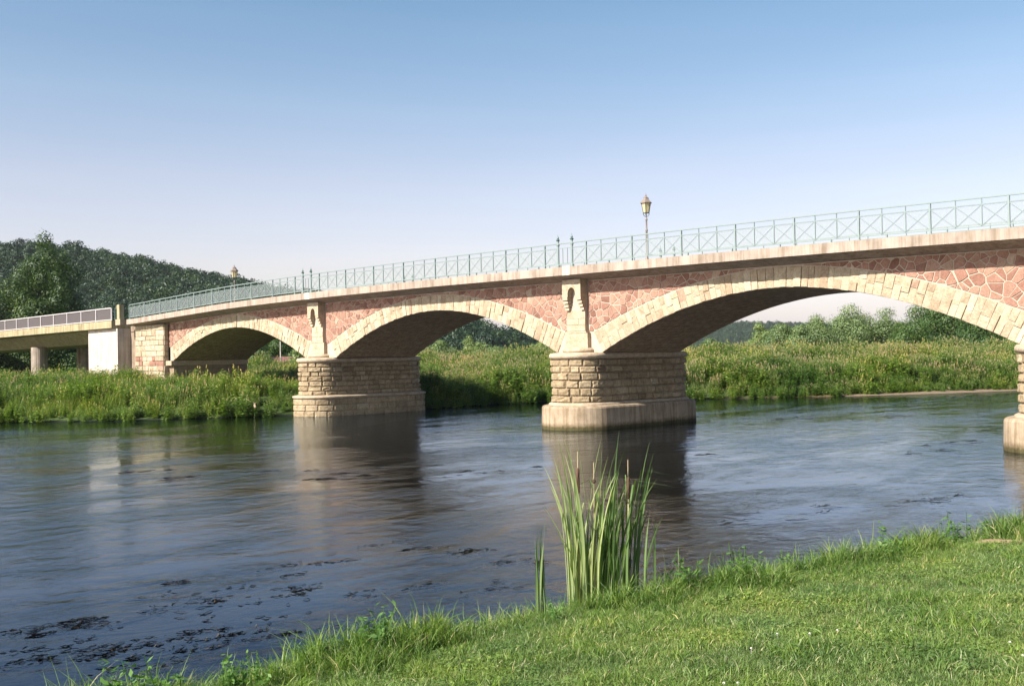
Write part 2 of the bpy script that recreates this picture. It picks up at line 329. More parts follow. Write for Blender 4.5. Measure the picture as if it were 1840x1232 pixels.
# ------------------------------------------------------------------ water
wb = MB(); wb.add([(-400, -400, 0), (500, -400, 0), (500, 500, 0), (-400, 500, 0)], [(0, 1, 2, 3)])
m, t, b, o = nodes('river_water'); t.nodes.remove(b)
rot = (0, 0, math.radians(-14))
va = mapped(t, (1.0, .62, 1), rot)
nA = noise(t, 1.3, 3, .5, va, .8); nB = noise(t, 2.6, 4, .55, va, .8); nC = noise(t, 9, 5, .65, va, .6)
pt = noise(t, .35, 5, .6, mapped(t, (1, .35, 1), rot), 1.2)
amp = N(t, 'ShaderNodeMapRange'); t.links.new(pt, amp.inputs[0]); amp.inputs[1].default_value = .4; amp.inputs[2].default_value = .62; amp.inputs[3].default_value = .2; amp.inputs[4].default_value = 1.0
amp.clamp = True
b1 = N(t, 'ShaderNodeBump', Distance=.040); t.links.new(nA, b1.inputs['Height']); ampA = N(t, 'ShaderNodeMapRange'); t.links.new(pt, ampA.inputs[0]); ampA.inputs[1].default_value = .38; ampA.inputs[2].default_value = .66; ampA.inputs[3].default_value = .35; ampA.inputs[4].default_value = 1.0; t.links.new(ampA.outputs[0], b1.inputs['Strength'])
b2 = N(t, 'ShaderNodeBump', Distance=.026); t.links.new(nB, b2.inputs['Height']); t.links.new(b1.outputs[0], b2.inputs['Normal']); t.links.new(amp.outputs[0], b2.inputs['Strength'])
b3 = N(t, 'ShaderNodeBump', Distance=.0080); t.links.new(nC, b3.inputs['Height']); t.links.new(b2.outputs[0], b3.inputs['Normal']); t.links.new(amp.outputs[0], b3.inputs['Strength'])
fr = N(t, 'ShaderNodeFresnel', IOR=1.36)
gl = N(t, 'ShaderNodeBsdfGlossy', Roughness=.004); gl.inputs['Color'].default_value = (.80, .89, 1, 1); t.links.new(b3.outputs[0], gl.inputs['Normal'])
tr = N(t, 'ShaderNodeBsdfTransparent'); tr.inputs[0].default_value = (.84, .84, .74, 1)
mx = t.nodes.new('ShaderNodeMixShader'); t.links.new(fr.outputs[0], mx.inputs[0]); t.links.new(tr.outputs[0], mx.inputs[1]); t.links.new(gl.outputs[0], mx.inputs[2])
t.links.new(mx.outputs[0], o.inputs[0]); MAT['water'] = m
wb.build('river_water', 'water', kind='structure')

# ------------------------------------------------------------------ the bridge
W = 5.8; ZS = 3.347; EX = 1.913
ARCH = [(-60.26, 8.14, 2.073), (-40.55, 8.54, 2.314), (-20.70, 8.69, 2.328), (-.70, 8.6, 2.30)]
PIER = [-50.67, -30.70, -10.72, 9.3]; HW = 1.385
DK = [(-120, 5.9), (-99, 6.26), (-76, 6.42), (-73.6, 6.40), (-68, 6.62), (-60, 6.93), (-54, 7.05), (-48.4, 7.12), (-40, 7.16), (-30.7, 7.14), (-23, 7.11), (-17, 7.07), (-11.4, 7.0), (-4, 6.9), (4, 6.75), (16, 6.4), (40, 5.6)]
def deck(s):
    xs = [a for a, _ in DK]; zs = [b for _, b in DK]
    return float((np.interp(s-1.2, xs, zs)+np.interp(s, xs, zs)+np.interp(s+1.2, xs, zs))/3)
FAS = .37; JN = FAS+.22
def junc(s): return deck(s)-JN
def intr(A, s):
    c, h, r = A; u = min(1, abs((s-c)/h)); return ZS+r*(1-u**EX)
bridge = empty('arch_bridge', (PIER[1], 0, 0), 'long stone arch bridge of yellow voussoirs and red rubble crossing the river', 'bridge')
BO = Vector((PIER[1], 0, 0))
def bpart(mb, name, mat, parent=None, **k):
    p = parent or bridge
    mb.v = [(x-BO.x, y, z) for x, y, z in mb.v]
    return mb.build(name, mat, p, **k)
# body: one closed shell per arch bay: face, soffit, back
BAY = []
for A in ARCH:
    c, h, r = A; n = 48; mb = MB(); uv = []
    ss = [c-h-HW]+[c-h*math.cos(pi*i/n) for i in range(n+1)]+[c+h+HW]
    fr_, bk = [], []
    for i, s in enumerate(ss):
        zb = intr(A, s) if 0 < i < len(ss)-1 else ZS
        fr_ += [(s, 0, zb), (s, 0, junc(s)+.1)]; bk += [(s, W, zb), (s, W, junc(s)+.1)]
    k = len(fr_); fs = []
    for i in range(len(ss)-1):
        a = 2*i; fs.append((a, a+2, a+3, a+1)); fs.append((k+a+1, k+a+3, k+a+2, k+a))
    mb.add(fr_+bk, fs, .6); bpart(mb, 'spandrel_wall', 'mortar')
    BAY.append(bridge.children[-1] if False else [o for o in COL.objects if o.name.startswith('spandrel_wall')][-1])
    sm = MB(); vs_ = []; L = 0; Ls = []
    pr = None
    for i in range(n+1):
        s = c-h*math.cos(pi*i/n); z = intr(A, s)
        if pr: L += math.hypot(s-pr[0], z-pr[1])
        pr = (s, z); Ls.append(L); vs_ += [(s, .002, z), (s, W-.002, z)]
    sm.add(vs_, [(2*i, 2*i+1, 2*i+3, 2*i+2) for i in range(n)], .5)
    so = bpart(sm, 'arch_soffit', 'soffit', smooth=True)
    uvl = so.data.uv_layers.new(name='UVMap')
    for lp in so.data.loops:
        vi = lp.vertex_index; uvl.data[lp.index].uv = ((vi % 2)*W, Ls[vi//2])
SPW = sorted([o for o in bridge.children if o.name.startswith('spandrel_wall')], key=lambda o: o.data.vertices[0].co.x)

# --- helpers to sort stones into single parts (largest in the photograph) and joined rest
pool = {'voussoir': [], 'rubble_stone': [], 'ashlar_block': []}
def consider(kind, V, F, T, parent, mat):
    V = [tuple(map(float, q)) for q in V]
    pts = [visible_px(q) for q in V]
    if any(q is None for q in pts): a = 0
    else:
        xs = [q[0] for q in pts]; ys = [q[1] for q in pts]
        a = (max(xs)-min(xs))*(max(ys)-min(ys))
        if max(xs) < 0 or min(xs) > 1840: a = 0
    pool[kind].append((a, V, F, T, parent, mat))
def face_stone(poly, out, depth_face=0.0, cham=.02, tint=.5, rough=.012, ysign=-1):
    """poly: list of (s,z) counter-clockwise seen from the front; returns V,F; stands out from the wall plane"""
    n = len(poly); cx = sum(p[0] for p in poly)/n; cz = sum(p[1] for p in poly)/n
    y0 = depth_face
    def Yv(d): return y0+ysign*d if ysign < 0 else y0+d
    V = [(x, Yv(-.02), z) for x, z in poly]+[(x, Yv(out*.45), z) for x, z in poly]
    inn = []
    for x, z in poly:
        dx, dz = cx-x, cz-z; L = math.hypot(dx, dz) or 1; c = min(cham, L*.4)
        inn.append((x+dx/L*c, z+dz/L*c))
    V += [(x, Yv(out+random.uniform(-rough, rough)), z) for x, z in inn]
    V.append((cx, Yv(out+random.uniform(0, rough*1.5)), cz))
    F = []
    for i in range(n):
        j = (i+1) % n
        F += [(i, j, n+j, n+i), (n+i, n+j, 2*n+j, 2*n+i), (2*n+i, 2*n+j, 3*n)]
    if ysign > 0: F = [f[::-1] for f in F]
    return V, F
# --- voussoirs
def thick(A, u): return .77+.25*u*u
def ring_pts(A):
    c, h, r = A; n = 400; s = np.array([c-h+2*h*i/n for i in range(n+1)]); z = np.array([intr(A, q) for q in s])
    L = np.concatenate([[0], np.cumsum(np.hypot(np.diff(s), np.diff(z)))])
    return s, z, L
def ring_at(A, R, l, off):
    s, z, L = R; x = np.interp(l, L, s); zz = np.interp(l, L, z); e = .15
    x1, z1 = np.interp(l-e, L, s), np.interp(l-e, L, z); x2, z2 = np.interp(l+e, L, s), np.interp(l+e, L, z)
    d = Vector((x2-x1, z2-z1)).normalized(); nrm = Vector((-d.y, d.x)); return (x+nrm.x*off, zz+nrm.y*off)
EXT = []
for ai, A in enumerate(ARCH):
    R = ring_pts(A); tot = R[2][-1]; l = 0.0
    EXT.append([ring_at(A, R, q, thick(A, abs(2*q/tot-1))) for q in np.linspace(0, tot, 121)])
    flip = 0
    while l < tot-.12:
        wv_ = random.uniform(.22, .36); l2 = min(tot, l+wv_); 
        if tot-l2 < .15: l2 = tot
        u = abs((l+l2)/tot-1); th = thick(A, u)
        g_ = .007
        if u < .28 and random.random() < .75: cuts = [0, th]
        else:
            flip ^= 1; cuts = [0, th*random.uniform(.36, .46) if flip else th*random.uniform(.54, .66), th]
        for k in range(len(cuts)-1):
            a, b_ = cuts[k]+(g_ if k else 0), cuts[k+1]-g_
            for side in ((-1, 1) if ai < 3 else (-1,)):
                q = [ring_at(A, R, l+g_, a), ring_at(A, R, l2-g_, a), ring_at(A, R, l2-g_, b_), ring_at(A, R, l+g_, b_)]
                # keep below the deck
                q = [(x, min(z, junc(x)-.01)) for x, z in q]
                out = random.choice([.01, .014, .02, .026, .034]) if random.random() < .9 else .055
                V, F = face_stone(q, out, 0 if side < 0 else W, .022, rough=.014, ysign=side)
                tv = min(1, max(.13, random.gauss(.55, .25))) if random.random() > .012 else 0.05
                if side < 0: consider('voussoir', V, F, [tv]*len(V), SPW[ai], 'voussoir')
                elif k == 0 or True: consider('voussoir', V, F, [tv]*len(V), SPW[ai], 'voussoir'); pool['voussoir'][-1] = (0,)+pool['voussoir'][-1][1:]
        l = l2
# --- rubble panels (polygonal stones)
def clip(poly, px, pz, nx_, nz_):      # keep side where (p-q).n >= 0
    out = []; n = len(poly)
    for i in range(n):
        a, b_ = poly[i], poly[(i+1) % n]
        da = (a[0]-px)*nx_+(a[1]-pz)*nz_; db = (b_[0]-px)*nx_+(b_[1]-pz)*nz_
        if da >= 0: out.append(a)
        if (da >= 0) != (db >= 0):
            t_ = da/(da-db); out.append((a[0]+(b_[0]-a[0])*t_, a[1]+(b_[1]-a[1])*t_))
    return out
def area(p): return .5*sum(p[i][0]*p[(i+1) % len(p)][1]-p[(i+1) % len(p)][0]*p[i][1] for i in range(len(p)))
PW = .54      # half width of pilasters
ext_all = [np.array(e) for e in EXT]
def rubble(s0, s1, arches, side, st, cell=.29):
    seeds = []; x = s0-.4
    while x < s1+.4:
        z = ZS+.2
        while z < 6.9:
            if random.random() > .2: seeds.append((x+random.uniform(-.48, .48)*cell, z+random.uniform(-.48, .48)*cell))
            z += cell*random.uniform(.75, 1.25)
        x += cell*.93
    sd_ = np.array(seeds)
    for i, (sx_, sz_) in enumerate(seeds):
        if sx_ < s0-.3 or sx_ > s1+.3 or sz_ > junc(sx_)+.3: continue
        under = False
        for ai in arches:
            e = ext_all[ai]; zz = np.interp(sx_, e[:, 0], e[:, 1], left=0, right=0)
            if sz_ < zz-.35: under = True
        if under: continue
        dd = np.hypot(sd_[:, 0]-sx_, sd_[:, 1]-sz_); nb = np.argsort(dd)[1:18]
        poly = [(sx_-.7, sz_-.7), (sx_+.7, sz_-.7), (sx_+.7, sz_+.7), (sx_-.7, sz_+.7)]
        for j in nb:
            mxp = ((sx_+sd_[j, 0])/2, (sz_+sd_[j, 1])/2); dx, dz = sx_-sd_[j, 0], sz_-sd_[j, 1]; L = math.hypot(dx, dz)
            poly = clip(poly, *mxp, dx/L, dz/L)
            if len(poly) < 3: break
        if len(poly) < 3: continue
        cut = False
        poly = clip(poly, s0, 0, 1, 0); 
        if len(poly) >= 3: poly = clip(poly, s1, 0, -1, 0)
        if len(poly) >= 3:
            sl = (junc(sx_+.3)-junc(sx_-.3))/.6; poly = clip(poly, sx_, junc(sx_)-.02, sl, -1)
        for ai in arches:
            if len(poly) < 3: break
            e = ext_all[ai]; k = int(np.argmin(np.hypot(e[:, 0]-sx_, e[:, 1]-sz_))); k = min(max(k, 1), len(e)-2)
            d = e[k+1]-e[k-1]; L = math.hypot(*d); nx_, nz_ = -d[1]/L, d[0]/L
            poly = clip(poly, e[k, 0]+nx_*.02, e[k, 1]+nz_*.02, nx_, nz_)
        if len(poly) < 3 or area(poly) < .012: continue
        base = poly; gap = random.uniform(.008, .022); n = len(base)
        for a_ in range(n):
            p, q = base[a_], base[(a_+1) % n]; dx, dz = q[0]-p[0], q[1]-p[1]; L = math.hypot(dx, dz)
            if L < 1e-4: continue
            nx_, nz_ = -dz/L, dx/L; poly = clip(poly, p[0]+nx_*gap, p[1]+nz_*gap, nx_, nz_)
            if len(poly) < 3: break
        if len(poly) < 3 or area(poly) < .008: continue
        # drop near-duplicate corners
        pp = [poly[0]]
        for q in poly[1:]:
            if math.hypot(q[0]-pp[-1][0], q[1]-pp[-1][1]) > .02: pp.append(q)
        if math.hypot(pp[0][0]-pp[-1][0], pp[0][1]-pp[-1][1]) < .02: pp.pop()
        if len(pp) < 3: continue
        V, F = face_stone(pp, random.uniform(.01, .03), 0 if side < 0 else W, .015, rough=.006, ysign=side)
        tv = min(1, max(0, random.gauss(.46, .2)))
        consider('rubble_stone', V, F, [tv]*len(V), st, 'rubble')
        if side > 0: pool['rubble_stone'][-1] = (0,)+pool['rubble_stone'][-1][1:]
bounds = [-69.05]+PIER[:]
bounds[-1] = PIER[3]
for ai in range(4):
    s0 = bounds[ai]+(PW+.02 if ai else 0); s1 = bounds[ai+1]-PW-.02
    arches = [q for q in (ai-1, ai, ai+1) if 0 <= q < 4]
    rubble(s0, s1, arches, -1, SPW[ai])
    if ai < 3: rubble(s0, s1, arches, 1, SPW[ai], .6)

# --- capsule-plan piers
def cap_outline(pc, r, n=14, stretch=1.0, yf=0.0, yb=W):
    pts = []
    for i in range(n+1):
        a = pi+pi*i/n; pts.append((pc+r*math.cos(a), yf+stretch*r*math.sin(a)))
    for i in range(n+1):
        a = pi*i/n; pts.append((pc+r*math.cos(a), yb+stretch*r*math.sin(a)))
    return pts      # counter-clockwise from front-left shoulder
def sweep(mb, pc, prof, n=14, tint=.5, stretch=1.0):
    rings = [cap_outline(pc, r, n, stretch) for r, z in prof]; k = len(rings[0]); V = []
    for (r, z), rg in zip(prof, rings): V += [(x, y, z) for x, y in rg]
    F = [(j*k+i, j*k+(i+1) % k, (j+1)*k+(i+1) % k, (j+1)*k+i) for j in range(len(prof)-1) for i in range(k)]
    F.append(tuple(range((len(prof)-1)*k, len(prof)*k))); mb.add(V, F, tint)
def blocks(pc, r, z0, z1, ncourse, lo, hi, proud, parent, jitter_rows=.12, tint0=.55, only_front=False, ppx=None):
    out = cap_outline(pc, r, 24); P_ = [Vector(q) for q in out]; P_.append(P_[0])
    L = [0]
    for i in range(len(P_)-1): L.append(L[-1]+(P_[i+1]-P_[i]).length)
    def at_(l):
        l = l % L[-1]
        for i in range(len(P_)-1):
            if L[i+1] >= l: break
        f = (l-L[i])/max(1e-6, L[i+1]-L[i]); q = P_[i].lerp(P_[i+1], f); d = (P_[i+1]-P_[i])
        if d.length < 1e-6: d = P_[i]-P_[i-1]
        d.normalize(); return q, Vector((d.y, -d.x))
    hs = [random.uniform(1-jitter_rows, 1+jitter_rows) for _ in range(ncourse)]; sc = (z1-z0)/sum(hs); z = z0
    for c_ in range(ncourse):
        zt = z+hs[c_]*sc; l = random.uniform(0, .4); end = l+L[-1]
        while l < end-.01:
            l2 = l+random.uniform(lo, hi)
            if end-l2 < lo*.7: l2 = end
            g_ = .012; na = max(3, int(math.ceil((l2-l)/.22))+1); nz = 4
            V = []; T = []
            pr = proud*random.uniform(.5, 1.3)
            tv = min(1, max(0, random.gauss(tint0, .2)))
            for a_ in range(na+1):
                la = l+g_+(l2-l-2*g_)*([0, .09]+[.09+.82*k/(na-2) for k in range(1, na-1)]+[1])[a_] if na > 2 else l
                q, nr = at_(la)
                for k, fz in enumerate((0, .16, .5, .84, 1)):
                    edge = a_ in (0, na) or k in (0, 4)
                    o_ = -.015 if edge else pr*random.uniform(.65, 1.25)
                    zz = z+g_*.8+(zt-z-1.6*g_)*fz; V.append((q.x+nr.x*o_, q.y+nr.y*o_, zz)); T.append(tv)
            F = [(a_*5+k, (a_+1)*5+k, (a_+1)*5+k+1, a_*5+k+1) for a_ in range(na) for k in range(4)]
            consider('ashlar_block', V, F, T, parent, 'ashlar')
            l = l2
        z = zt
    return
def pier(i, pc):
    core = MB(); sweep(core, pc, [(1.22, -1.6), (1.22, 3.2)], tint=.4)
    pr = bpart(core, 'pier', 'darkmortar')
    # upper shaft
    if i == 0: zb, zt, nc = 1.20, 3.07, 7
    else: zb, zt, nc = 1.16, 3.07, 6
    blocks(pc, 1.235, zb, zt, nc, .38, .85, .075, pr)
    cap = MB(); sweep(cap, pc, [(1.25, 3.06), (1.33, 3.09), (1.39, 3.16), (1.39, 3.25), (1.33, 3.33), (1.0, 3.36)], tint=.6)
    bpart(cap, 'pier_cap', 'trim', pr, smooth=True)
    if i == 0:
        led = MB(); sweep(led, pc, [(1.5, 1.0), (1.62, 1.02), (1.67, 1.09), (1.64, 1.16), (1.28, 1.22)], tint=.5)
        bpart(led, 'pier_ledge', 'trim', pr, smooth=True)
        bs = MB(); sweep(bs, pc, [(1.55, -1.6), (1.55, 1.01)], tint=.3); bpart(bs, 'pier_base', 'darkmortar', pr)
        blocks(pc, 1.57, -.05, 1.0, 3, .55, .95, .03, pr, .06)
    else:
        pl_ = MB(); sweep(pl_, pc, [(1.76, -1.6), (1.76, .10), (1.735, .93), (1.70, 1.0), (1.62, 1.035), (1.34, 1.06), (1.2, 1.065)], 20, .5)
        bpart(pl_, 'concrete_plinth', 'plinthconcrete', pr, smooth=False)
        lg = MB(); sweep(lg, pc, [(1.44, 1.05), (1.42, 1.12), (1.33, 1.16), (1.2, 1.17)], 20, .5); bpart(lg, 'pier_ledge', 'trim', pr, smooth=True)
    # pilaster on both faces
    for sy, y0 in ((-1, 0.0), (1, W)):
        P1 = MB(); j = junc(pc)
        def yb(d): return y0+sy*d
        def bx(mb, x0, x1, d, z0, z1, tint=.6):
            ya, yb_ = sorted((yb(-.05), yb(d))); mb.box((x0, ya, z0), (x1, yb_, z1), tint)
        # shaft in courses with narrow joints
        z = 3.62
        pil = MB(); bx(pil, pc-PW+.015, pc+PW-.015, .185, 3.4, j+.1, .5); po = bpart(pil, 'pilaster', 'mortar', pr)
        b0 = MB(); bx(b0, pc-.66, pc+.66, .23, 3.36, 4.22); bx(b0, pc-.6, pc+.6, .25, 4.225, 4.3)
        bpart(b0, 'pilaster_base', 'trim', po)
        tr_ = MB()      # half-round foot on top of the cap
        K = 14; prof = [(.72, 3.34), (.80, 3.37), (.84, 3.44), (.80, 3.52), (.6, 3.6), (.3, 3.66)]
        V = []
        for r_, z_ in prof:
            for k in range(K+1):
                a = pi*k/K; V.append((pc-r_*math.cos(a), yb(.0)+sy*r_*.85*math.sin(a), z_))
        F = [(q*(K+1)+k, q*(K+1)+k+1, (q+1)*(K+1)+k+1, (q+1)*(K+1)+k) for q in range(len(prof)-1) for k in range(K)]
        F.append(tuple((len(prof)-1)*(K+1)+k for k in range(K+1)))
        if sy > 0: F = [f[::-1] for f in F]
        tr_.add(V, F, .55); bpart(tr_, 'pilaster_foot', 'trim', po, smooth=True)
        zc0 = j-1.32      # where corbels start
        z = 4.31
        while z < zc0-.05:
            z2 = min(zc0, z+random.uniform(.22, .34))
            if zc0-z2 < .12: z2 = zc0
            xs = [pc-PW, pc+PW] if random.random() < .4 else [pc-PW, pc+random.uniform(-.15, .15), pc+PW]
            for a in range(len(xs)-1):
                q = MB(); o_ = random.uniform(.2, .225)
                ya, yc = sorted((yb(.17), yb(o_))); q.box((xs[a]+.008, ya, z+.008), (xs[a+1]-.008, yc, z2-.008), random.uniform(.5, .95))
                bpart(q, 'pilaster_stone', 'voussoir', po)
            z = z2
        # corbels: two stepped stacks with a slot between, then arch-headed block
        for s_ in (-1, 1):
            cb = MB()
            for k in range(4):
                zz0 = zc0+k*.15; d0 = .25+.065*(k+1); wd = .19+.025*(k+1)
                xa = pc+s_*PW; xb = xa-s_*wd
                ya, yc = sorted((yb(.18), yb(d0))); cb.box((min(xa, xb), ya, zz0+.012), (max(xa, xb), yc, zz0+.15), .75-.05*k)
            bpart(cb, 'corbel', 'trim', po)
        tb = MB(); zt0 = zc0+.6; zt1 = j+.05; n = 10; rr = .22; d0 = .52
        # block with pointed-arch slot: left, right, head pieces as strips
        for s_ in (-1, 1):
            pts = [(pc+s_*PW, zt0), (pc+s_*rr, zt0), (pc+s_*rr, zt0+.12)]
            for k in range(1, 7):
                a = k/6*pi/2; pts.append((pc+s_*rr*math.cos(a), zt0+.12+.30*math.sin(a)))
            pts += [(pc, zt1), (pc+s_*PW, zt1)]
            m_ = len(pts); V = [(x, yb(d0), z_) for x, z_ in pts]+[(x, yb(.15), z_) for x, z_ in pts]
            F = [tuple(range(m_)), tuple(range(2*m_-1, m_-1, -1))]+[(i_, m_+i_, m_+(i_+1) % m_, (i_+1) % m_) for i_ in range(m_)]
            tb.add(V, F, .62)
        bpart(tb, 'corbelled_block', 'trim', po)
    return pr
PR = [pier(i, pc) for i, pc in enumerate(PIER)]
# --- left abutment (s -73.5 .. -69.1, proud of the wall) and the wall body under it
ab = MB(); ab.box((-73.5, -.36, -.2), (-69.15, W+.36, 5.95), .4); abo = bpart(ab, 'abutment', 'darkmortar')
b2_ = MB(); b2_.box((-69.14, .0, -.5), (-68.42, W, ZS-.02), .4); b2_.box((-69.14, .0, ZS-.02), (-68.9, W, 6.0), .4); bpart(b2_, 'springer_wall', 'darkmortar')
im = MB(); V = [(-69.1, -.28, 3.3), (-68.25, -.28, 3.3), (-68.25, W, 3.3), (-69.1, W, 3.3), (-69.1, -.28, 3.55), (-68.9, 0, 3.75), (-68.9, W, 3.75), (-69.1, W, 3.75)]
im.box((-69.1, -.26, 3.02), (-68.28, W, 3.34), .6); bpart(im, 'impost_stone', 'trim')
z = .4
while z < 5.9:
    z2 = z+random.uniform(.26, .42)
    if 5.92-z2 < .2: z2 = 5.92
    x = -73.5
    while x < -69.16:
        x2 = x+random.uniform(.4, 1.0)
        if -69.15-x2 < .3: x2 = -69.15
        V, F = face_stone([(x+.012, z+.012), (x2-.012, z+.012), (x2-.012, z2-.012), (x+.012, z2-.012)], random.uniform(.02, .07), -.36, .03, rough=.02)
        kind = 'rubble' if (z < 3.4 and random.random() < .4) else 'voussoir'
        consider('ashlar_block', V, F, [random.uniform(.3, 1)]*len(V), abo, kind)
        x = x2
    # quoins on the side that faces the river
    V, F = face_stone([(0, 0), (.5, 0), (.5, z2-z-.024), (0, z2-z-.024)], random.uniform(.02, .05), 0, .03)
    V = [(-69.15-(-.0)-yy, -.36+.0+xx*.7, z+.012+zz) for xx, yy, zz in V]
    consider('ashlar_block', V, F, [random.uniform(.3, 1)]*len(V), abo, 'voussoir')
    z = z2
# emit the pools
for kind, L in pool.items():
    L.sort(key=lambda q: -q[0]); rest = {}
    for k, (a, V, F, T, par, mat) in enumerate(L):
        if k < 296:
            q = MB(); q.add(V, F, T); bpart(q, kind, mat, par)
        else:
            r_ = rest.setdefault((par.name, mat), (MB(), par)); r_[0].add(V, F, T)
    for (pn, mat), (q, par) in rest.items(): bpart(q, kind+'s', mat, par, kind='stuff')

# --- deck slab
def deck_slab(s0, s1, y0, y1, fas, drop, inset, name, mat, parent=None, off=0, top='asphalt'):
    mb = MB(); n = int((s1-s0)/1.0); V = []
    for i in range(n+1):
        s = s0+(s1-s0)*i/n; z = deck(s)+off
        for y, dz in ((y0, 0), (y0, -fas), (y0+inset, -fas-drop), (y1-inset, -fas-drop), (y1, -fas), (y1, 0)): V.append((s, y, z+dz))
    k = 6; F = [(i*k+j, i*k+(j+1) % k, (i+1)*k+(j+1) % k, (i+1)*k+j) for i in range(n) for j in range(6)]
    F += [tuple(range(k))[::-1], tuple(n*k+j for j in range(k))]; F = [f[::-1] for f in F]
    mb.add(V, F, .5); return mb
dk = bpart(deck_slab(-73.6, 17, -1.0, W+1, FAS, .22, 1.0, 'deck', 'concrete'), 'deck_slab', 'concrete')
rd = MB(); n = 90
V = []
for i in range(n+1):
    s = -73.6+90.6*i/n; V += [(s, -.2, deck(s)+.004), (s, W+.2, deck(s)+.004)]
rd.add(V, [(2*i+2, 2*i+3, 2*i+1, 2*i) for i in range(n)], .5); bpart(rd, 'road_surface', 'asphalt', dk)
for s in (PIER[0], PIER[1], PIER[2]):
    s += .15; q = MB(); q.box((s-.22, -1.008, deck(s)-FAS-.01), (s+.22, -.7, deck(s)+.012), .5); bpart(q, 'joint_block', 'newconcrete', dk)

# ------------------------------------------------------------------ bridge railings
def tri(me_name): pass
def railing(y, s0, s1, name, label):
    root = empty(name, (s0, y, deck(s0)), label, 'railing')
    O = Vector((s0, y, deck(s0)))
    def part(mb, nm, mat): mb.v = [(a-O.x, b_-O.y, c_-O.z) for a, b_, c_ in mb.v]; return mb.build(nm, mat, root)
    orn = []
    for p in PIER: orn += [p-.41, p+.41]
    posts = [p for q in PIER for p in (q-1.22, q+1.22)]
    posts.append(s0)
    spans = []; ps = sorted(posts); reg = []
    # regular posts between pier groups
    groups = [(s0, PIER[0]-1.22)]+[(PIER[i]+1.22, PIER[i+1]-1.22) for i in range(3)]+[(PIER[3]+1.22, s1)]
    allp = []
    for a, b_ in groups:
        n = max(1, round((b_-a)/2.47))
        allp += [a+(b_-a)*i/n for i in range(n+1)]
        for i in range(n): spans.append((a+(b_-a)*i/n, a+(b_-a)*(i+1)/n, 3))
    for p in PIER: spans += [(p-1.22, p-.41, 1), (p-.41, p+.41, 0), (p+.41, p+1.22, 1)]
    for p in allp:
        if p > s1: continue
        q = MB(); z = deck(p); q.box((p-.03, y-.035, z), (p+.03, y+.035, z+1.03), .5); q.box((p-.06, y-.07, z), (p+.06, y+.07, z+.02)); part(q, 'post', 'green')
    for p in orn:
        q = MB(); z = deck(p)
        q.lathe([(.09, 0), (.09, .08), (.055, .12), (.055, .95), (.075, .97), (.075, 1.04), (.05, 1.06), (.05, 1.16)], (p, y, z), 8); po = part(q, 'ornamental_post', 'green')
        q = MB(); q.lathe([(.05, 1.16), (.085, 1.2), (.085, 1.23), (.03, 1.25), (.05, 1.3), (.03, 1.35), (.008, 1.38), (.006, 1.46)], (p, y, z), 8); q.v = [(a-O.x, b_-O.y, c_-O.z) for a, b_, c_ in q.v]; q.build('finial', 'darkgreen', po)
    for a, b_, nc in spans:
        if b_ > s1: continue
        za, zb = deck(a), deck(b_)
        for h_, w_, t_, nm in ((1.045, .07, .045, 'top_rail'), (.84, .03, .03, 'upper_rail'), (.13, .04, .035, 'bottom_rail')):
            q = MB(); q.bar((a, y, za+h_), (b_, y, zb+h_), w_, t_); part(q, nm, 'green')
        if nc == 0:
            for k in (1/3, 2/3):
                x = a+(b_-a)*k; q = MB(); q.box((x-.012, y-.012, deck(x)+.13), (x+.012, y+.012, deck(x)+.84)); part(q, 'baluster', 'green')
            continue
        for k in range(nc):
            x0, x1 = a+(b_-a)*k/nc, a+(b_-a)*(k+1)/nc; z0, z1 = za+(zb-za)*k/nc, za+(zb-za)*(k+1)/nc
            q = MB(); q.bar((x0, y-.012, z0+.15), (x1, y-.012, z1+.83), .009, .015); q.bar((x0, y-.026, z0+.83), (x1, y-.026, z1+.15), .009, .015); part(q, 'cross_brace', 'green')
            q = MB(); q.add([(x0+.02, y+.008, z0+.15), (x1-.02, y+.008, z1+.15), (x1-.02, y+.008, z1+.82), (x0+.02, y+.008, z0+.82), (x0+.02, y+.012, z0+.15), (x1-.02, y+.012, z1+.15), (x1-.02, y+.012, z1+.82), (x0+.02, y+.012, z0+.82)], [(0, 1, 2, 3), (7, 6, 5, 4)]); part(q, 'mesh_panel', 'mesh')
            if k:
                q = MB(); q.box((x0-.016, y-.02, z0+.13), (x0+.016, y+.02, z0+1.03)); part(q, 'mullion', 'green')
    return root
railing(-.88, -73.35, 16, 'bridge_railing', 'long pale green railing with crossed bars along the sunlit near edge of the stone bridge')
railing(W+.88, -73.35, 16, 'bridge_railing', 'pale green railing on the far bridge edge, mostly hidden behind the near one')

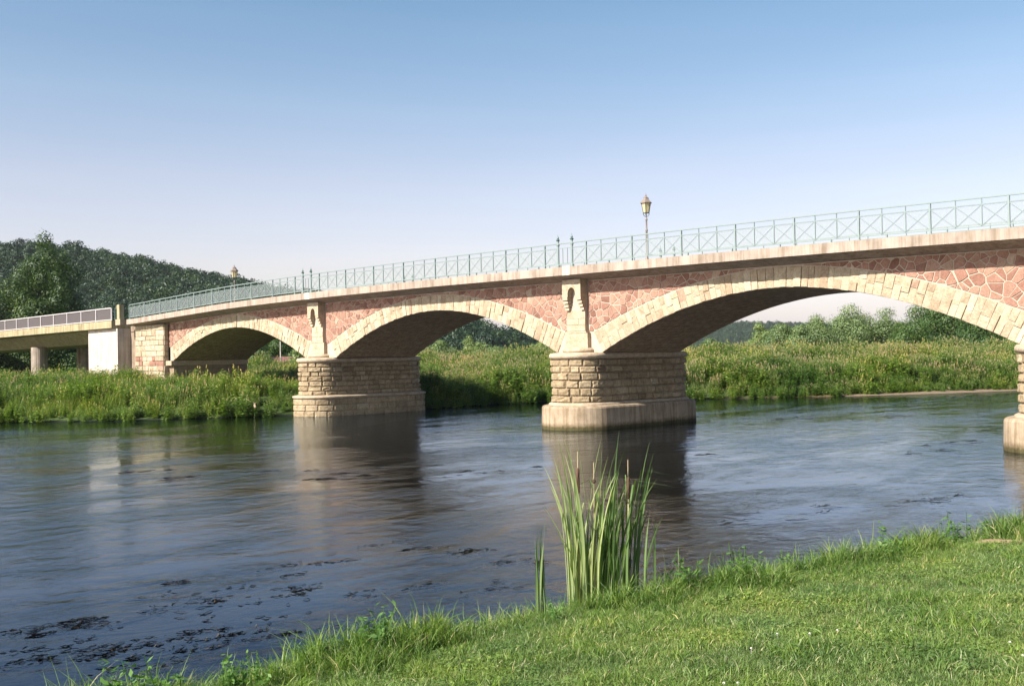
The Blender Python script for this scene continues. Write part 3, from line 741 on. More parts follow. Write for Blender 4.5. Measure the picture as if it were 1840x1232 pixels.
# ------------------------------------------------------------------ lamps
def lamp(s, y, label):
    z = deck(s); r = empty('street_lamp', (s, y, z), label, 'street lamp', 'street lamps on the bridge')
    q = MB(); q.lathe([(.13, 0), (.13, .25), (.1, .3), (.1, .8), (.06, .9), (.05, 1.0), (.05, 2.2), (.075, 2.24), (.045, 2.3), (.038, 2.72), (.06, 2.76), (.06, 2.82), (.035, 2.86), (.03, 2.93)], n=10)
    q.build('pole', 'lamppink', r, True)
    q = MB()
    for k in range(4):
        a = pi/4+k*pi/2; c, s_ = math.cos(a), math.sin(a)
        q.bar((.03*c, .03*s_, 2.92), (.14*c, .14*s_, 3.02), .022); q.bar((.14*c, .14*s_, 3.02), (.15*c, .15*s_, 3.14), .022)
    q.build('bracket', 'lampmetal', r)
    q = MB(); q.lathe([(.15, 3.12), (.24, 3.6)], n=6); gl_ = q.build('lantern', 'glass', r)
    q = MB()
    for k in range(6):
        a = k*pi/3; c, s_ = math.cos(a), math.sin(a); q.bar((.153*c, .153*s_, 3.12), (.246*c, .246*s_, 3.6), .02)
        a2 = (k+1)*pi/3; q.bar((.153*c, .153*s_, 3.12), (.153*math.cos(a2), .153*math.sin(a2), 3.12), .025)
    q.build('lantern_frame', 'lampmetal', gl_)
    q = MB(); q.lathe([(.31, 3.6), (.31, 3.64), (.17, 3.78), (.15, 3.82), (.15, 3.87), (.07, 3.93), (.03, 3.97), (.045, 4.0), (.015, 4.04), (.006, 4.12)], n=6)
    q.build('lantern_roof', 'lamppink', r)
    return r
lamp(-31.7, 6.35, 'lantern street lamp above the railing right of the middle pier, the larger in the photo')
lamp(-71.0, 6.35, 'small distant lantern street lamp near the left bridge end, before the wooded hill')

# ------------------------------------------------------------------ approach viaduct on the left
via = empty('road_viaduct', (-88, 0, 1.3), 'grey concrete approach viaduct with a slab wall and round column left of the stone bridge', 'viaduct')
VO = Vector((-88, 0, 1.3))
def vpart(mb, nm, mat, parent=None, **k): mb.v = [(a-VO.x, b_-VO.y, c_-VO.z) for a, b_, c_ in mb.v]; return mb.build(nm, mat, parent or via, **k)
vd = vpart(deck_slab(-125, -75.85, -1.12, W+1, .54, .05, .6, '', ''), 'deck_slab', 'oldconcrete')
gd = MB(); V = []
for s in (-125, -80.8):
    z = deck(s)-.57
    V += [(s, -.55, z), (s, .9, z-.95), (s, W-.9, z-.95), (s, W+.5, z)]
gd.add(V, [(0, 4, 5, 1), (1, 5, 6, 2), (2, 6, 7, 3), (3, 2, 1, 0), (4, 7, 6, 5), (0, 3, 7, 4)][:3]+[(0, 1, 2, 3), (7, 6, 5, 4)], .5)
vpart(gd, 'box_girder', 'oldconcrete')
q = MB(); q.box((-80.7, -.78, -.2), (-75.6, W+.6, 5.82), .5); vpart(q, 'abutment_wall', 'newconcrete')
for cx_, cy_ in ((-94.2, .6), (-94.2, 4.6)):
    q = MB(); q.lathe([(.66, 0), (.66, 3.75)], (cx_, cy_, 1.0), 24); vpart(q, 'column', 'columnconcrete', smooth=False)
q = MB(); q.box((-75.59, .25, -.2), (-73.51, W-.2, 6.0), .5); vpart(q, 'recessed_wall', 'brownconcrete')
# railing of the viaduct
vr = empty('viaduct_railing', (-98, -1, deck(-98)), 'white framed railing with brown mesh panels on the concrete viaduct at the left', 'railing')
RO = Vector((-98, -1, deck(-98)))
def rpart(mb, nm, mat): mb.v = [(a-RO.x, b_-RO.y, c_-RO.z) for a, b_, c_ in mb.v]; return mb.build(nm, mat, vr)
xs = [-76.05-2.7*i for i in range(13)]
for i, x in enumerate(xs):
    q = MB(); z = deck(x); q.box((x-.05, -1.04, z-.04), (x+.05, -.96, z+.92)); rpart(q, 'post', 'white')
    if i+1 < len(xs):
        x2 = xs[i+1]; z2 = deck(x2)
        q = MB(); q.bar((x, -1.0, z+.95), (x2, -1.0, z2+.95), .1, .07); rpart(q, 'top_rail', 'white')
        q = MB(); q.bar((x, -1.0, z+.08), (x2, -1.0, z2+.08), .05, .06); rpart(q, 'bottom_rail', 'white')
        q = MB(); q.add([(x-.05, -.99, z+.1), (x2+.05, -.99, z2+.1), (x2+.05, -.99, z2+.9), (x-.05, -.99, z+.9)], [(0, 1, 2, 3)]); rpart(q, 'mesh_panel', 'brownmesh')
# old stone parapet post and the short dark green gate beside it
pp = empty('parapet_post', (-74.75, -1, 6.05), 'weathered square stone post standing between the viaduct railing and the green bridge railing', 'post')
q = MB(); q.box((-.42, -.12, 0), (.35, .3, .42), .5); q.build('base', 'trim', pp)
q = MB(); q.box((-.2, -.1, .425), (.2, .26, 1.5), .4); q.box((-.26, -.14, 1.2), (-.205, .26, 1.42), .4); q.build('shaft', 'oldconcrete', pp)
gt = empty('green_gate', (-75.6, -.9, 6.4), 'short dark green bar gate closing the gap beside the stone parapet post', 'gate')
for k in range(4):
    q = MB(); q.box((-.12+k*.17-.015, -.015, 0), (-.12+k*.17+.015, .015, .95)); q.build('bar', 'green' if k == 0 else 'darkgreen', gt)
q = MB(); q.bar((-.15, 0, .9), (.5, 0, .9), .03); q.bar((-.15, 0, .08), (.5, 0, .08), .03); q.build('frame', 'darkgreen', gt)

# ------------------------------------------------------------------ foliage sources (kept out of the scene; used by scatterers)
def blades(n, h0, h1, wd, rad, lean, seg=3, tint=(0, 1), curl=1.0):
    V, F, T = [], [], []
    for _ in range(n):
        a = random.uniform(0, 2*pi); r = rad*math.sqrt(random.random()); x, y = r*math.cos(a), r*math.sin(a)
        h = random.uniform(h0, h1); th = random.uniform(0, 2*pi); ln = random.uniform(.15, 1)*lean*h
        dx, dy = math.cos(th), math.sin(th); w_ = wd*random.uniform(.7, 1.3); fa = random.uniform(0, 2*pi); px, py = -math.sin(fa)*w_/2, math.cos(fa)*w_/2
        tv = random.uniform(*tint); tv = 1.0 if random.random() < .05 else tv*.9; o_ = len(V)
        for k in range(seg+1):
            f = k/seg; b_ = f**(1+curl); q = (x+dx*ln*b_, y+dy*ln*b_, h*(f-.25*(ln/h)*b_*b_))
            ww = 1-f**2*.98; V += [(q[0]-px*ww, q[1]-py*ww, q[2]), (q[0]+px*ww, q[1]+py*ww, q[2])]; T += [tv, tv]
            if k: F.append((o_+2*k-2, o_+2*k-1, o_+2*k+1, o_+2*k))
    return np.array(V), np.array(F), np.array(T)
def leaf_quads(C, D_, Nn, L, Wd, T0):       # centres, directions, normals
    n = len(C); S_ = np.cross(D_, Nn); S_ /= np.linalg.norm(S_, axis=1, keepdims=True)+1e-9
    L = L.reshape(-1, 1); Wd = Wd.reshape(-1, 1)
    V = np.stack([C-D_*L/2, C+S_*Wd/2-D_*L*.05, C+D_*L/2, C-S_*Wd/2-D_*L*.05], 1).reshape(-1, 3)
    F = np.arange(4*n).reshape(n, 4); return V, F, np.repeat(T0, 4)
def unit(n): v = rng.normal(size=(n, 3)); return v/np.linalg.norm(v, axis=1, keepdims=True)
def weed_plant(h, stems, leaves, L, droop=.4, tint=(.1, .85), spread=.3, top=None):
    V, F, T = [], [], []; n0 = 0
    Cs, Ds, Ns, Ls, Ts = [], [], [], [], []
    for s in range(stems):
        a = random.uniform(0, 2*pi); r = spread*math.sqrt(random.random()); bx_, by_ = r*math.cos(a), r*math.sin(a)
        hh_ = h*random.uniform(.65, 1.05); lx, ly = random.gauss(0, .12)*hh_, random.gauss(0, .12)*hh_
        o_ = len(V)
        V += [(bx_-.008, by_, 0), (bx_+.008, by_, 0), (bx_+lx+.003, by_+ly, hh_), (bx_+lx-.003, by_+ly, hh_)]; F.append((o_, o_+1, o_+2, o_+3)); T += [.4]*4
        for k in range(leaves):
            f = random.uniform(.12, 1); th = random.uniform(0, 2*pi); ll = L*random.uniform(.6, 1.2)*(1.15-.5*f)
            d = Vector((math.cos(th), math.sin(th), random.uniform(-droop, droop*1.2))).normalized()
            Cs.append((bx_+lx*f+d.x*ll*.5, by_+ly*f+d.y*ll*.5, hh_*f+d.z*ll*.5)); Ds.append(tuple(d))
            nn = Vector((random.gauss(0, .4), random.gauss(0, .4), 1)); Ns.append(tuple(nn.normalized())); Ls.append(ll); Ts.append(random.uniform(*tint))
        if top:
            for k in range(top[0]):
                f = random.uniform(0, top[1]); d = Vector((random.gauss(0, .35), random.gauss(0, .35), 1)).normalized()
                Cs.append((bx_+lx+d.x*.03, by_+ly+d.y*.03, hh_-.05+f)); Ds.append(tuple(d)); Ns.append(tuple(unit(1)[0])); Ls.append(.07); Ts.append(1.0)
    v2, f2, t2 = leaf_quads(np.array(Cs), np.array(Ds), np.array(Ns), np.array(Ls), np.array(Ls)*.42, np.array(Ts))
    return np.vstack([np.array(V), v2]), np.vstack([np.array(F), f2+len(V)]), np.concatenate([T, t2])
def crown(cl, n_per, L, flat=.5, tint_sh=True, shell=.55):
    """cl: list of (x,y,z,rx,ry,rz) lobes; leaves sit through the outer part of each lobe"""
    Vs, Fs, Ts = [], [], []; o_ = 0
    for (x, y, z, rx, ry, rz) in cl:
        n = int(n_per*(rx*ry*rz)**(2/3)); u = unit(n); rad = (shell+(1-shell)*rng.random(n))*(1+.12*rng.normal(size=n))
        C = u*rad[:, None]*np.array([rx, ry, rz])+np.array([x, y, z])
        Nn = u*1.5+unit(n)*.55+np.array([0, 0, .2]); Nn /= np.linalg.norm(Nn, axis=1, keepdims=True)
        D_ = np.cross(Nn, unit(n)); D_ /= np.linalg.norm(D_, axis=1, keepdims=True)+1e-9
        ll = L*(.6+.8*rng.random(n)); t_ = np.clip(rng.normal(.5, .25, n), 0, 1)
        V, F, T = leaf_quads(C, D_, Nn, ll, ll*.6, t_); Vs.append(V); Fs.append(F+o_); Ts.append(T); o_ += len(V)
    return np.vstack(Vs), np.vstack(Fs), np.concatenate(Ts)
def source(colname, items):
    c = bpy.data.collections.new(colname)
    for i, (V, F, T, mat) in enumerate(items):
        me = np_mesh(f'{colname}_{i:02d}', V, F, T); me.materials.append(MAT[mat]); c.objects.link(bpy.data.objects.new(f'{colname}_{i:02d}', me))
    return c
def scatter(name, pts, rotz, scl, idx_, coll, tilt=.1, **tg):
    n = len(pts); me = bpy.data.meshes.new(name); me.vertices.add(n); me.vertices.foreach_set('co', np.asarray(pts, np.float32).ravel())
    R_ = np.column_stack([rng.normal(0, tilt, n), rng.normal(0, tilt, n), rotz]).astype(np.float32)
    a = me.attributes.new('rot', 'FLOAT_VECTOR', 'POINT'); a.data.foreach_set('vector', R_.ravel())
    a = me.attributes.new('scl', 'FLOAT_VECTOR', 'POINT'); a.data.foreach_set('vector', np.asarray(scl, np.float32).reshape(n, 3).ravel())
    a = me.attributes.new('pick', 'INT', 'POINT'); a.data.foreach_set('value', np.asarray(idx_, np.int32))
    o_ = bpy.data.objects.new(name, me); COL.objects.link(o_)
    ng = bpy.data.node_groups.new('scatter_'+name, 'GeometryNodeTree')
    ng.interface.new_socket('Geometry', in_out='INPUT', socket_type='NodeSocketGeometry'); ng.interface.new_socket('Geometry', in_out='OUTPUT', socket_type='NodeSocketGeometry')
    gi = ng.nodes.new('NodeGroupInput'); gout = ng.nodes.new('NodeGroupOutput')
    ip = ng.nodes.new('GeometryNodeInstanceOnPoints'); ci = ng.nodes.new('GeometryNodeCollectionInfo')
    ci.inputs['Collection'].default_value = coll; ci.inputs['Separate Children'].default_value = True; ci.inputs['Reset Children'].default_value = True
    def na(nm, ty):
        q = ng.nodes.new('GeometryNodeInputNamedAttribute'); q.data_type = ty; q.inputs[0].default_value = nm; return q.outputs['Attribute']
    lk = ng.links.new
    lk(gi.outputs[0], ip.inputs['Points']); lk(ci.outputs[0], ip.inputs['Instance']); ip.inputs['Pick Instance'].default_value = True
    lk(na('pick', 'INT'), ip.inputs['Instance Index']); lk(na('rot', 'FLOAT_VECTOR'), ip.inputs['Rotation']); lk(na('scl', 'FLOAT_VECTOR'), ip.inputs['Scale'])
    lk(ip.outputs[0], gout.inputs[0]); md = o_.modifiers.new('scatter', 'NODES'); md.node_group = ng
    tag(o_, kind='stuff', **tg); return o_
def in_view(P, margin=.06, maxd=1e9, zpad=0):
    d = np.column_stack([P, np.full(len(P), zpad)]) - np.array(CAM)
    z = d@np.array(fw); x = d@np.array(rt)/np.maximum(z, .1)*F_PX/920
    return (z > .5) & (np.abs(x) < 1+margin) & (z < maxd)

# ------------------------------------------------------------------ lawn and long grass on the near bank
src_lawn = source('lawn_tuft', [(*blades(38, .02, .06, .0045, .1, 1.1, 2), 'lawn') for _ in range(6)])
def clover_patch():
    n_ = 26; C = np.column_stack([rng.normal(0, .05, n_), rng.normal(0, .05, n_), rng.uniform(.015, .04, n_)]); D_ = unit(n_)*[1, 1, .2]; Nn = np.column_stack([rng.normal(0, .3, n_), rng.normal(0, .3, n_), np.ones(n_)])
    D_ /= np.linalg.norm(D_, axis=1, keepdims=True); Nn /= np.linalg.norm(Nn, axis=1, keepdims=True)
    return leaf_quads(C, D_, Nn, rng.uniform(.012, .024, n_), rng.uniform(.012, .02, n_), rng.uniform(.3, .8, n_))
for _i in range(2):
    V_, F_, T_ = clover_patch(); me_ = np_mesh('lawn_tuft_9%d' % _i, V_, F_, T_); me_.materials.append(MAT['lawn']); src_lawn.objects.link(bpy.data.objects.new('lawn_tuft_9%d' % _i, me_))
src_long = source('long_tuft', [(*blades(26, .16, .5, .013, .12, 1.1, 4), 'longgrass') for _ in range(5)]+[(*blades(40, .05, .14, .008, .1, 1.2, 3), 'longgrass') for _ in range(3)])
n = 250000
P = np.column_stack([rng.uniform(-12, 12, n), rng.uniform(-37, -2, n)])
dn, _ = poly_d(P, NEAR); k = (dn > .15) & in_view(P, .9); P = P[k]; dn = dn[k]
dist = np.hypot(P[:, 0], P[:, 1]+35.2)
soilp = np.exp(-(((P[:, 0]+5.75)/.55)**2+((P[:, 1]+19.6)/.5)**2)) 
keep = (rng.random(len(P)) < np.clip(9/dist, .35, 1)) & (soilp < .62); P = P[keep]; dn = dn[keep]; dist = dist[keep]
lush = 1+.35*wav(P, 1.6, 3)+.25*wav(P, 4, 5)
zz = terrain(P)
sc = np.clip(lush*rng.uniform(.7, 1.25, len(P))*(1+dist*.02), .4, 2.2)
pts = np.column_stack([P, zz-.005])
scatter('lawn_grass', pts, rng.uniform(0, 2*pi, len(P)), np.column_stack([sc*1.1, sc*1.1, sc]), np.where(rng.random(len(P)) < .22*np.clip(1+2*wav(P, 1.1, 9), 0, 2), rng.integers(6, 8, len(P)), rng.integers(0, 6, len(P))), src_lawn, .15,
        label='short mown green lawn sloping down to the river in the foreground', cat='grass')
n = 90000
P = np.column_stack([rng.uniform(-13, 4, n), rng.uniform(-35, 2, n)])
dn, tt = poly_d(P, NEAR)
wid = 1.25+.4*wav(P, .9, 1)+.3*wav(P, 2.3, 4)
k = (dn > -.18) & (dn < np.maximum(wid, .4)) & in_view(P, .9); P = P[k]; dn = dn[k]; wid = wid[k]
soilp = np.exp(-(((P[:, 0]+5.75)/.5)**2+((P[:, 1]+19.6)/.45)**2)); k = (soilp < .6) & (rng.random(len(P)) < .5+.5*np.clip(1.2*wav(P, 2.5, 7)+.6, 0, 1)); P = P[k]; dn = dn[k]; wid = wid[k]
fall = np.clip((wid-dn)/.7, .3, 1)
sc = fall*rng.uniform(.5, 1.15, len(P))*(1+.3*wav(P, 1.7, 2))
scatter('bank_grass', np.column_stack([P, np.maximum(terrain(P), -.03)-.01]), rng.uniform(0, 2*pi, len(P)), np.column_stack([sc, sc, sc*.95]), rng.integers(0, 5, len(P)), src_long, .22,
        label='lush long green grass fringing the near water edge', cat='grass')
n = 2600
P = np.column_stack([rng.uniform(-12, 3, n), rng.uniform(-35, 0, n)])
dn, _ = poly_d(P, NEAR); k = (dn > .02) & (dn < .8) & in_view(P, .9) & (wav(P, 1.3, 21)+rng.normal(0, .3, n) > .15); P = P[k]
src_herb = source('bank_herb', [(*weed_plant(.42, 5, 16, .1, .6, (.2, .9), .12), 'nettle') for _ in range(4)]+[(*weed_plant(.62, 3, 6, .07, .6, (.5, 1), .08, (14, .12)), 'seed') for _ in range(2)])
sc = rng.uniform(.6, 1.25, len(P))
scatter('bank_herbs', np.column_stack([P, terrain(P)-.01]), rng.uniform(0, 2*pi, len(P)), np.column_stack([sc, sc, sc]), rng.integers(0, 4, len(P)), src_herb, .15,
        label='low broad leaved weeds mixed into the long grass of the near bank', cat='weeds')
n = 70000
P = np.column_stack([rng.uniform(-12, 12, n), rng.uniform(-37, -2, n)])
dn, _ = poly_d(P, NEAR); k = (dn > .3) & in_view(P, .9) & (wav(P, 1.9, 12)+.6*wav(P, 5.5, 3)+rng.normal(0, .25, n) > .28); P = P[k]
sc = rng.uniform(.6, 1.25, len(P))
scatter('lawn_tussocks', np.column_stack([P, terrain(P)-.005]), rng.uniform(0, 2*pi, len(P)), np.column_stack([sc, sc, sc*rng.uniform(.6, 1.1, len(P))]), rng.integers(5, 8, len(P)), src_long, .3,
        label='scattered coarser green tussocks growing through the mown lawn', cat='grass')
# bare soil patch
sp = MB(); cxs, cys = -5.75, -19.6; K = 22; V = []
for j in range(6):
    for i in range(K):
        a = 2*pi*i/K; r_ = j/5; x = cxs+r_*.5*math.cos(a)*(1+.22*math.sin(3*a+1)+.12*math.sin(7*a)); y = cys+r_*.42*math.sin(a)*(1+.2*math.cos(2*a)+.1*math.sin(5*a))
        V.append((x, y, ground_z(x, y)+.055*(1-r_**2)-.012))
sp.add(V, [(j*K+i, j*K+(i+1) % K, (j+1)*K+(i+1) % K, (j+1)*K+i) for j in range(5) for i in range(K)], .8)
sp.build('bare_soil', stone_mat('dry_soil', [(0, (.3, .2, .12)), (1, (.42, .3, .19))], .4), smooth=True, kind='structure')

# ------------------------------------------------------------------ far bank weeds
src_weed = source('bank_weed', [(*weed_plant(1.2, 8, 30, .19), 'weed') for _ in range(4)]
    + [(*weed_plant(1.3, 8, 26, .16, .9, (.3, .95), .38, (8, .14)), 'weed2') for _ in range(4)]
    + [(*blades(60, .6, 1.35, .02, .35, .6, 4, (.2, .95)), 'weed2') for _ in range(3)]
    + [(*weed_plant(1.35, 6, 12, .12, .6, (.1, .8), .3, (22, .2)), 'seed') for _ in range(2)])
n = 230000
P = np.column_stack([rng.uniform(-150, 30, n), rng.uniform(-110, 130, n)])
df, tt = poly_d(P, FAR); df = -df
k = (df > -.12) & (df < 48) & in_view(P, .45)
# nothing inside piers, abutments or under the dark bridge span
inb = ((P[:, 1] > -1.3) & (P[:, 1] < W+1.2) & (P[:, 0] < -66.5)) | ((np.abs(P[:, 0]-PIER[0]) < 1.9) & (P[:, 1] > -1.9) & (P[:, 1] < W+1.9))
k &= ~inb; P = P[k]; df = df[k]; print('weeds', len(P))
keep = rng.random(len(P)) < np.where(df < 7, 1, np.where(df < 20, .6, .35)); P = P[keep]; df = df[keep]
right = sst((P[:, 1]-2)/14)
mac = wav(P, .35, 2); mac2 = wav(P, .13, 5)
u = rng.random(len(P)); pick = rng.integers(0, 4, len(P))
tall = (u < .25+.3*mac+.3*right*sst(df/8)); pick[tall] = rng.integers(4, 8, tall.sum())
gr = (rng.random(len(P)) < (.34+.35*mac2)*(1-.75*right)) & (df > 1.0); pick[gr] = rng.integers(8, 11, gr.sum())
sd2 = (rng.random(len(P)) < (.04+.2*right*np.clip(wav(P, .5, 11)*1.6, 0, 1))*sst(df/3)); pick[sd2] = rng.integers(11, 13, sd2.sum())
bush = np.clip(wav(P, .55, 8)*1.4, 0, 1)*(pick < 8)
sc = (.7+.3*sst(df/3.5))*(.9+.24*mac+.14*mac2+.5*bush)*rng.uniform(.7, 1.15, len(P))*(.97+.1*right)
under = sst((P[:, 1]+1)/2)*sst((W+14-P[:, 1])/2)*(P[:, 0] < -53)
sc *= 1-.25*under
wd = sc*np.where(df > 14, 1.5, 1.15)
scatter('bank_weeds', np.column_stack([P, terrain(P)-.04]), rng.uniform(0, 2*pi, len(P)), np.column_stack([wd, wd, sc]), pick, src_weed, .12,
        label='dense tall green weeds and grasses covering the far river bank', cat='weeds')

# ------------------------------------------------------------------ trees
def lobes(R_, H_, n, squash=.8, base=.15):
    out = []
    for i in range(n):
        f = random.random(); a = random.uniform(0, 2*pi); zz = H_*(base+(1-base-.18)*f)
        prof = math.sin(pi*min(1, (.18+.82*f)))**.6; rr = R_*prof*random.uniform(.25, .72)
        r_ = R_*random.uniform(.24, .44)*(1.1-.3*f)
        out.append((rr*math.cos(a), rr*math.sin(a), zz, r_, r_, r_*squash))
    out.append((0, 0, H_*.84, R_*.35, R_*.35, H_*.15)); out.append((0, 0, H_*.5, R_*.6, R_*.6, H_*.3))
    top = max(c[2]+c[5] for c in out); k = H_/top
    return [(a, b_, c*k, d, e, f*k) for a, b_, c, d, e, f in out]
def tree(name, x, y, H_, R_, mat, label, n=14, dens=60, L=.32, base=.1, cl=None):
    z = ground_z(x, y)-.05; r = empty(name, (x, y, z), label, 'tree')
    cl = cl or lobes(R_, H_, n, base=base)
    q = MB(); k = 8; prof = [(R_*.07+.12, 0), (R_*.05+.08, H_*.15), (R_*.03+.06, H_*.45), (.04, H_*.8)]; q.lathe(prof, n=8)
    for (a, b_, c, *_r) in cl[:7]: q.bar((0, 0, max(.4, c*.45)), (a*.9, b_*.9, c), .1)
    q.build('trunk', 'bark', r, True)
    V, F, T = crown(cl, dens, L); me = np_mesh('crown', V, F, T); me.materials.append(MAT[mat]); o_ = bpy.data.objects.new('crown', me); COL.objects.link(o_); o_.parent = r
    return r
TR = [('willow_tree', -88.4, 109.4, 5.7, 2.3, 'willow', 'small round willow alone at the left end of the row under the right arch'),
 ('willow_tree', -83.2, 107.5, 5.2, 3.4, 'willow', 'low pale sprawling willow just right of the small round willow'),
 ('willow_tree', -78.6, 105.1, 4.9, 3.3, 'willow', 'low rounded pale willow bush in front of the taller willow, lower middle of the row'),
 ('willow_tree', -79.4, 111.3, 6.4, 3.5, 'willow', 'rounded pale willow between the low sprawling willow and the tallest tree of the row'),
 ('willow_tree', -78.1, 119.6, 8.1, 4.6, 'willow', 'tallest broad willow in the middle of the view through the right arch'),
 ('willow_tree', -74.1, 123.6, 7.5, 4.1, 'willow', 'tall narrow willow touching the right side of the tallest one'),
 ('poplar_tree', -63.8, 112.7, 7.6, 4.9, 'darktree', 'mid green bushy tree left of the dark tree mass below the right arch'),
 ('poplar_tree', -56.5, 105.8, 8.6, 5.0, 'darktree', 'dark bushy tree whose top touches the underside of the right arch'),
 ('poplar_tree', -49.1, 99.1, 8.0, 5.0, 'darktree', 'dark green tree behind the lower right haunch of the arch'),
 ('poplar_tree', -43.9, 97.2, 7.0, 4.4, 'darktree', 'darkest tree beside the rightmost pier, partly cut by the arch'),
 ('willow_bush', -85.5, 91.2, 2.9, 2.2, 'willow', 'low round bush close to the right side of the middle pier'),
 ('willow_bush', -143, 90.5, 4.0, 3.0, 'willow', 'wide grey green bush at the foot of the wooded knoll, seen through the middle arch'),
 ('willow_tree', -139.4, 94.1, 4.9, 1.7, 'willow', 'narrow pale upright willow rising from the bushes below the wooded knoll'),
 ('willow_bush', -130.7, 88.6, 3.4, 2.5, 'willow', 'round grey green bush right of the narrow upright willow'),
 ('willow_bush', -121.7, 83.5, 2.7, 2.7, 'willow', 'low pale bush under the right foot of the wooded knoll'),
 ('willow_bush', -109, 81.9, 3.4, 3.3, 'willow', 'broad leafy bush beside the left edge of the middle pier, under the far blue hill'),
 ('willow_bush', -145, 88.6, 3.2, 2.2, 'willow', 'leftmost bush of the row seen through the middle arch, by the dark soffit'),
 ('alder_tree', -129.5, 47.6, 5.2, 3.0, 'darktree', 'dark alder filling the gap under the left arch'),
 ('alder_tree', -122.7, 40.2, 4.0, 2.4, 'darktree', 'small shaded alder beside the dark edge of the left arch'),
 ('alder_tree', -126.9, 50.1, 5.0, 2.5, 'darktree', 'shaded alder behind the pale pole under the left arch'),
 ('willow_bush', -101.3, 26.3, 2.6, 1.8, 'willow', 'rounded dark bush low in the shade beyond the left arch'),
 ('willow_bush', -97.8, 29.7, 2.4, 1.4, 'willow', 'small sunlit bush next to the leftmost river pier, beyond the left arch'),
 ('hedge_tree', -130.1, 11.7, 6.5, 4.0, 'darktree', 'dark tree in the shade behind the round viaduct column'),
 ('hedge_tree', -125.4, 16.4, 6.5, 4.0, 'darktree', 'dark tree seen beneath the viaduct between column and slab wall'),
 ('hedge_tree', -126.2, 22.6, 8.2, 3.4, 'darktree', 'dark tree behind the parapet post at the joint of the two bridges')]
for nm, x, y, h_, r_, mt, lb in TR: tree(nm, x, y, h_*1.04+.2, r_*1.22, mt, lb, n=26, dens=240, L=.22, base=.0)
# the big tree at left: several upright masses
def bigcl(H_, R_, seed):
    random.seed(seed); cl = []
    for cx_, cy_, top, rr in ((-2.2, 0, .95, .75), (2.2, .3, 1.0, .7), (0, -2.2, .84, .9), (-4.4, .6, .78, .7), (4.2, -.4, .74, .7), (0, 2.4, .88, .9), (0, -.6, .84, .95), (-3, -3, .6, .8), (3.2, -3, .6, .8)):
        for k in range(9):
            f = k/8; z_ = H_*(.08+(top-.14)*f); r_ = R_*.33*rr/.6*(1-.5*f)
            cl.append((cx_*(.8+.25*random.random())+random.gauss(0, .7), cy_+random.gauss(0, .7), z_, r_, r_, r_*1.15))
    return cl
tree('broadleaf_tree', -127.5, 14, 17.1, 5.6, 'broadleaf', 'big bright topped broadleaf tree rising above the white viaduct railing at the left', cl=bigcl(17.1, 6.0, 3), dens=260, L=.24)
tree('broadleaf_tree', -131, 3.2, 15.0, 5.0, 'broadleaf', 'slightly lower broadleaf tree cut by the left edge of the photo', cl=bigcl(14.6, 5.2, 5), dens=200, L=.26)
random.seed(21)

# ------------------------------------------------------------------ woods on the hills
src_for = source('forest_crown', [(*crown(lobes(1.0, 1.35, 12, .8), 520, .12, shell=.82), 'forest') for _ in range(6)])
def forest(name, R_, wid, step, size, label, t0, t1, both=.35, xr=None):
    pts = []; A = R_[:, :2]
    lo, hi = A.min(0)-wid, A.max(0)+wid
    gx = np.arange(lo[0], hi[0], step); gy = np.arange(lo[1], hi[1], step); G = np.stack(np.meshgrid(gx, gy), -1).reshape(-1, 2)
    G = G+rng.uniform(-.45, .45, G.shape)*step; d, tt = poly_d(G, A)
    k = (np.abs(d) < wid) & (tt > t0) & (tt < t1) & in_view(G, .7)
    # crest and camera-facing side only
    k &= (d < wid) & (d > -wid*both) & (ridge(G, R_, wid+5) > 1.0); G = G[k]; z_ = terrain(G); s_ = size*rng.uniform(.75, 1.35, len(G)); print(name, len(G))
    return scatter(name, np.column_stack([G, z_-.25*s_]), rng.uniform(0, 2*pi, len(G)), np.column_stack([s_, s_, s_*rng.uniform(.85, 1.1, len(G))]), rng.integers(0, 6, len(G)), src_for, .06, label=label, cat='forest')
forest('hillside_forest', R1, 130, 5.0, 4.6, 'dark green wooded hill descending from the left behind the bridge', 0, 13.35)
forest('distant_forest', R2, 330, 11, 6.0, 'blue green wooded ridge far beyond the tree row under the right arch', .5, 11)

# ------------------------------------------------------------------ small things across the river
pt_ = MB(); pt_.lathe([(.09, 0), (.07, 5.0)], n=8); pz = ground_z(-118.9, 41.1)
po = pt_.build('utility_pole', 'newconcrete', label='thin pale pole standing before dark trees under the left arch', cat='pole'); po.location = (-118.9, 41.1, .8)
bd = empty('long_shed', (-120.5, 42.8, 1.6), 'long low shed with a red brown roof glimpsed under the left arch', 'shed')
q = MB(); q.box((-4.2, -1.5, -1), (4.2, 1.5, 1.5), .3); wl = q.build('wall', 'oldconcrete', bd)
q = MB(); q.add([(-4.5, -1.9, 1.48), (4.5, -1.9, 1.48), (4.5, 0, 2.2), (-4.5, 0, 2.2), (4.5, 1.9, 1.48), (-4.5, 1.9, 1.48)], [(0, 1, 2, 3), (3, 2, 4, 5), (0, 3, 5), (1, 4, 2)], .5); q.build('roof', 'roof', bd)
bd.rotation_euler.z = math.radians(44)

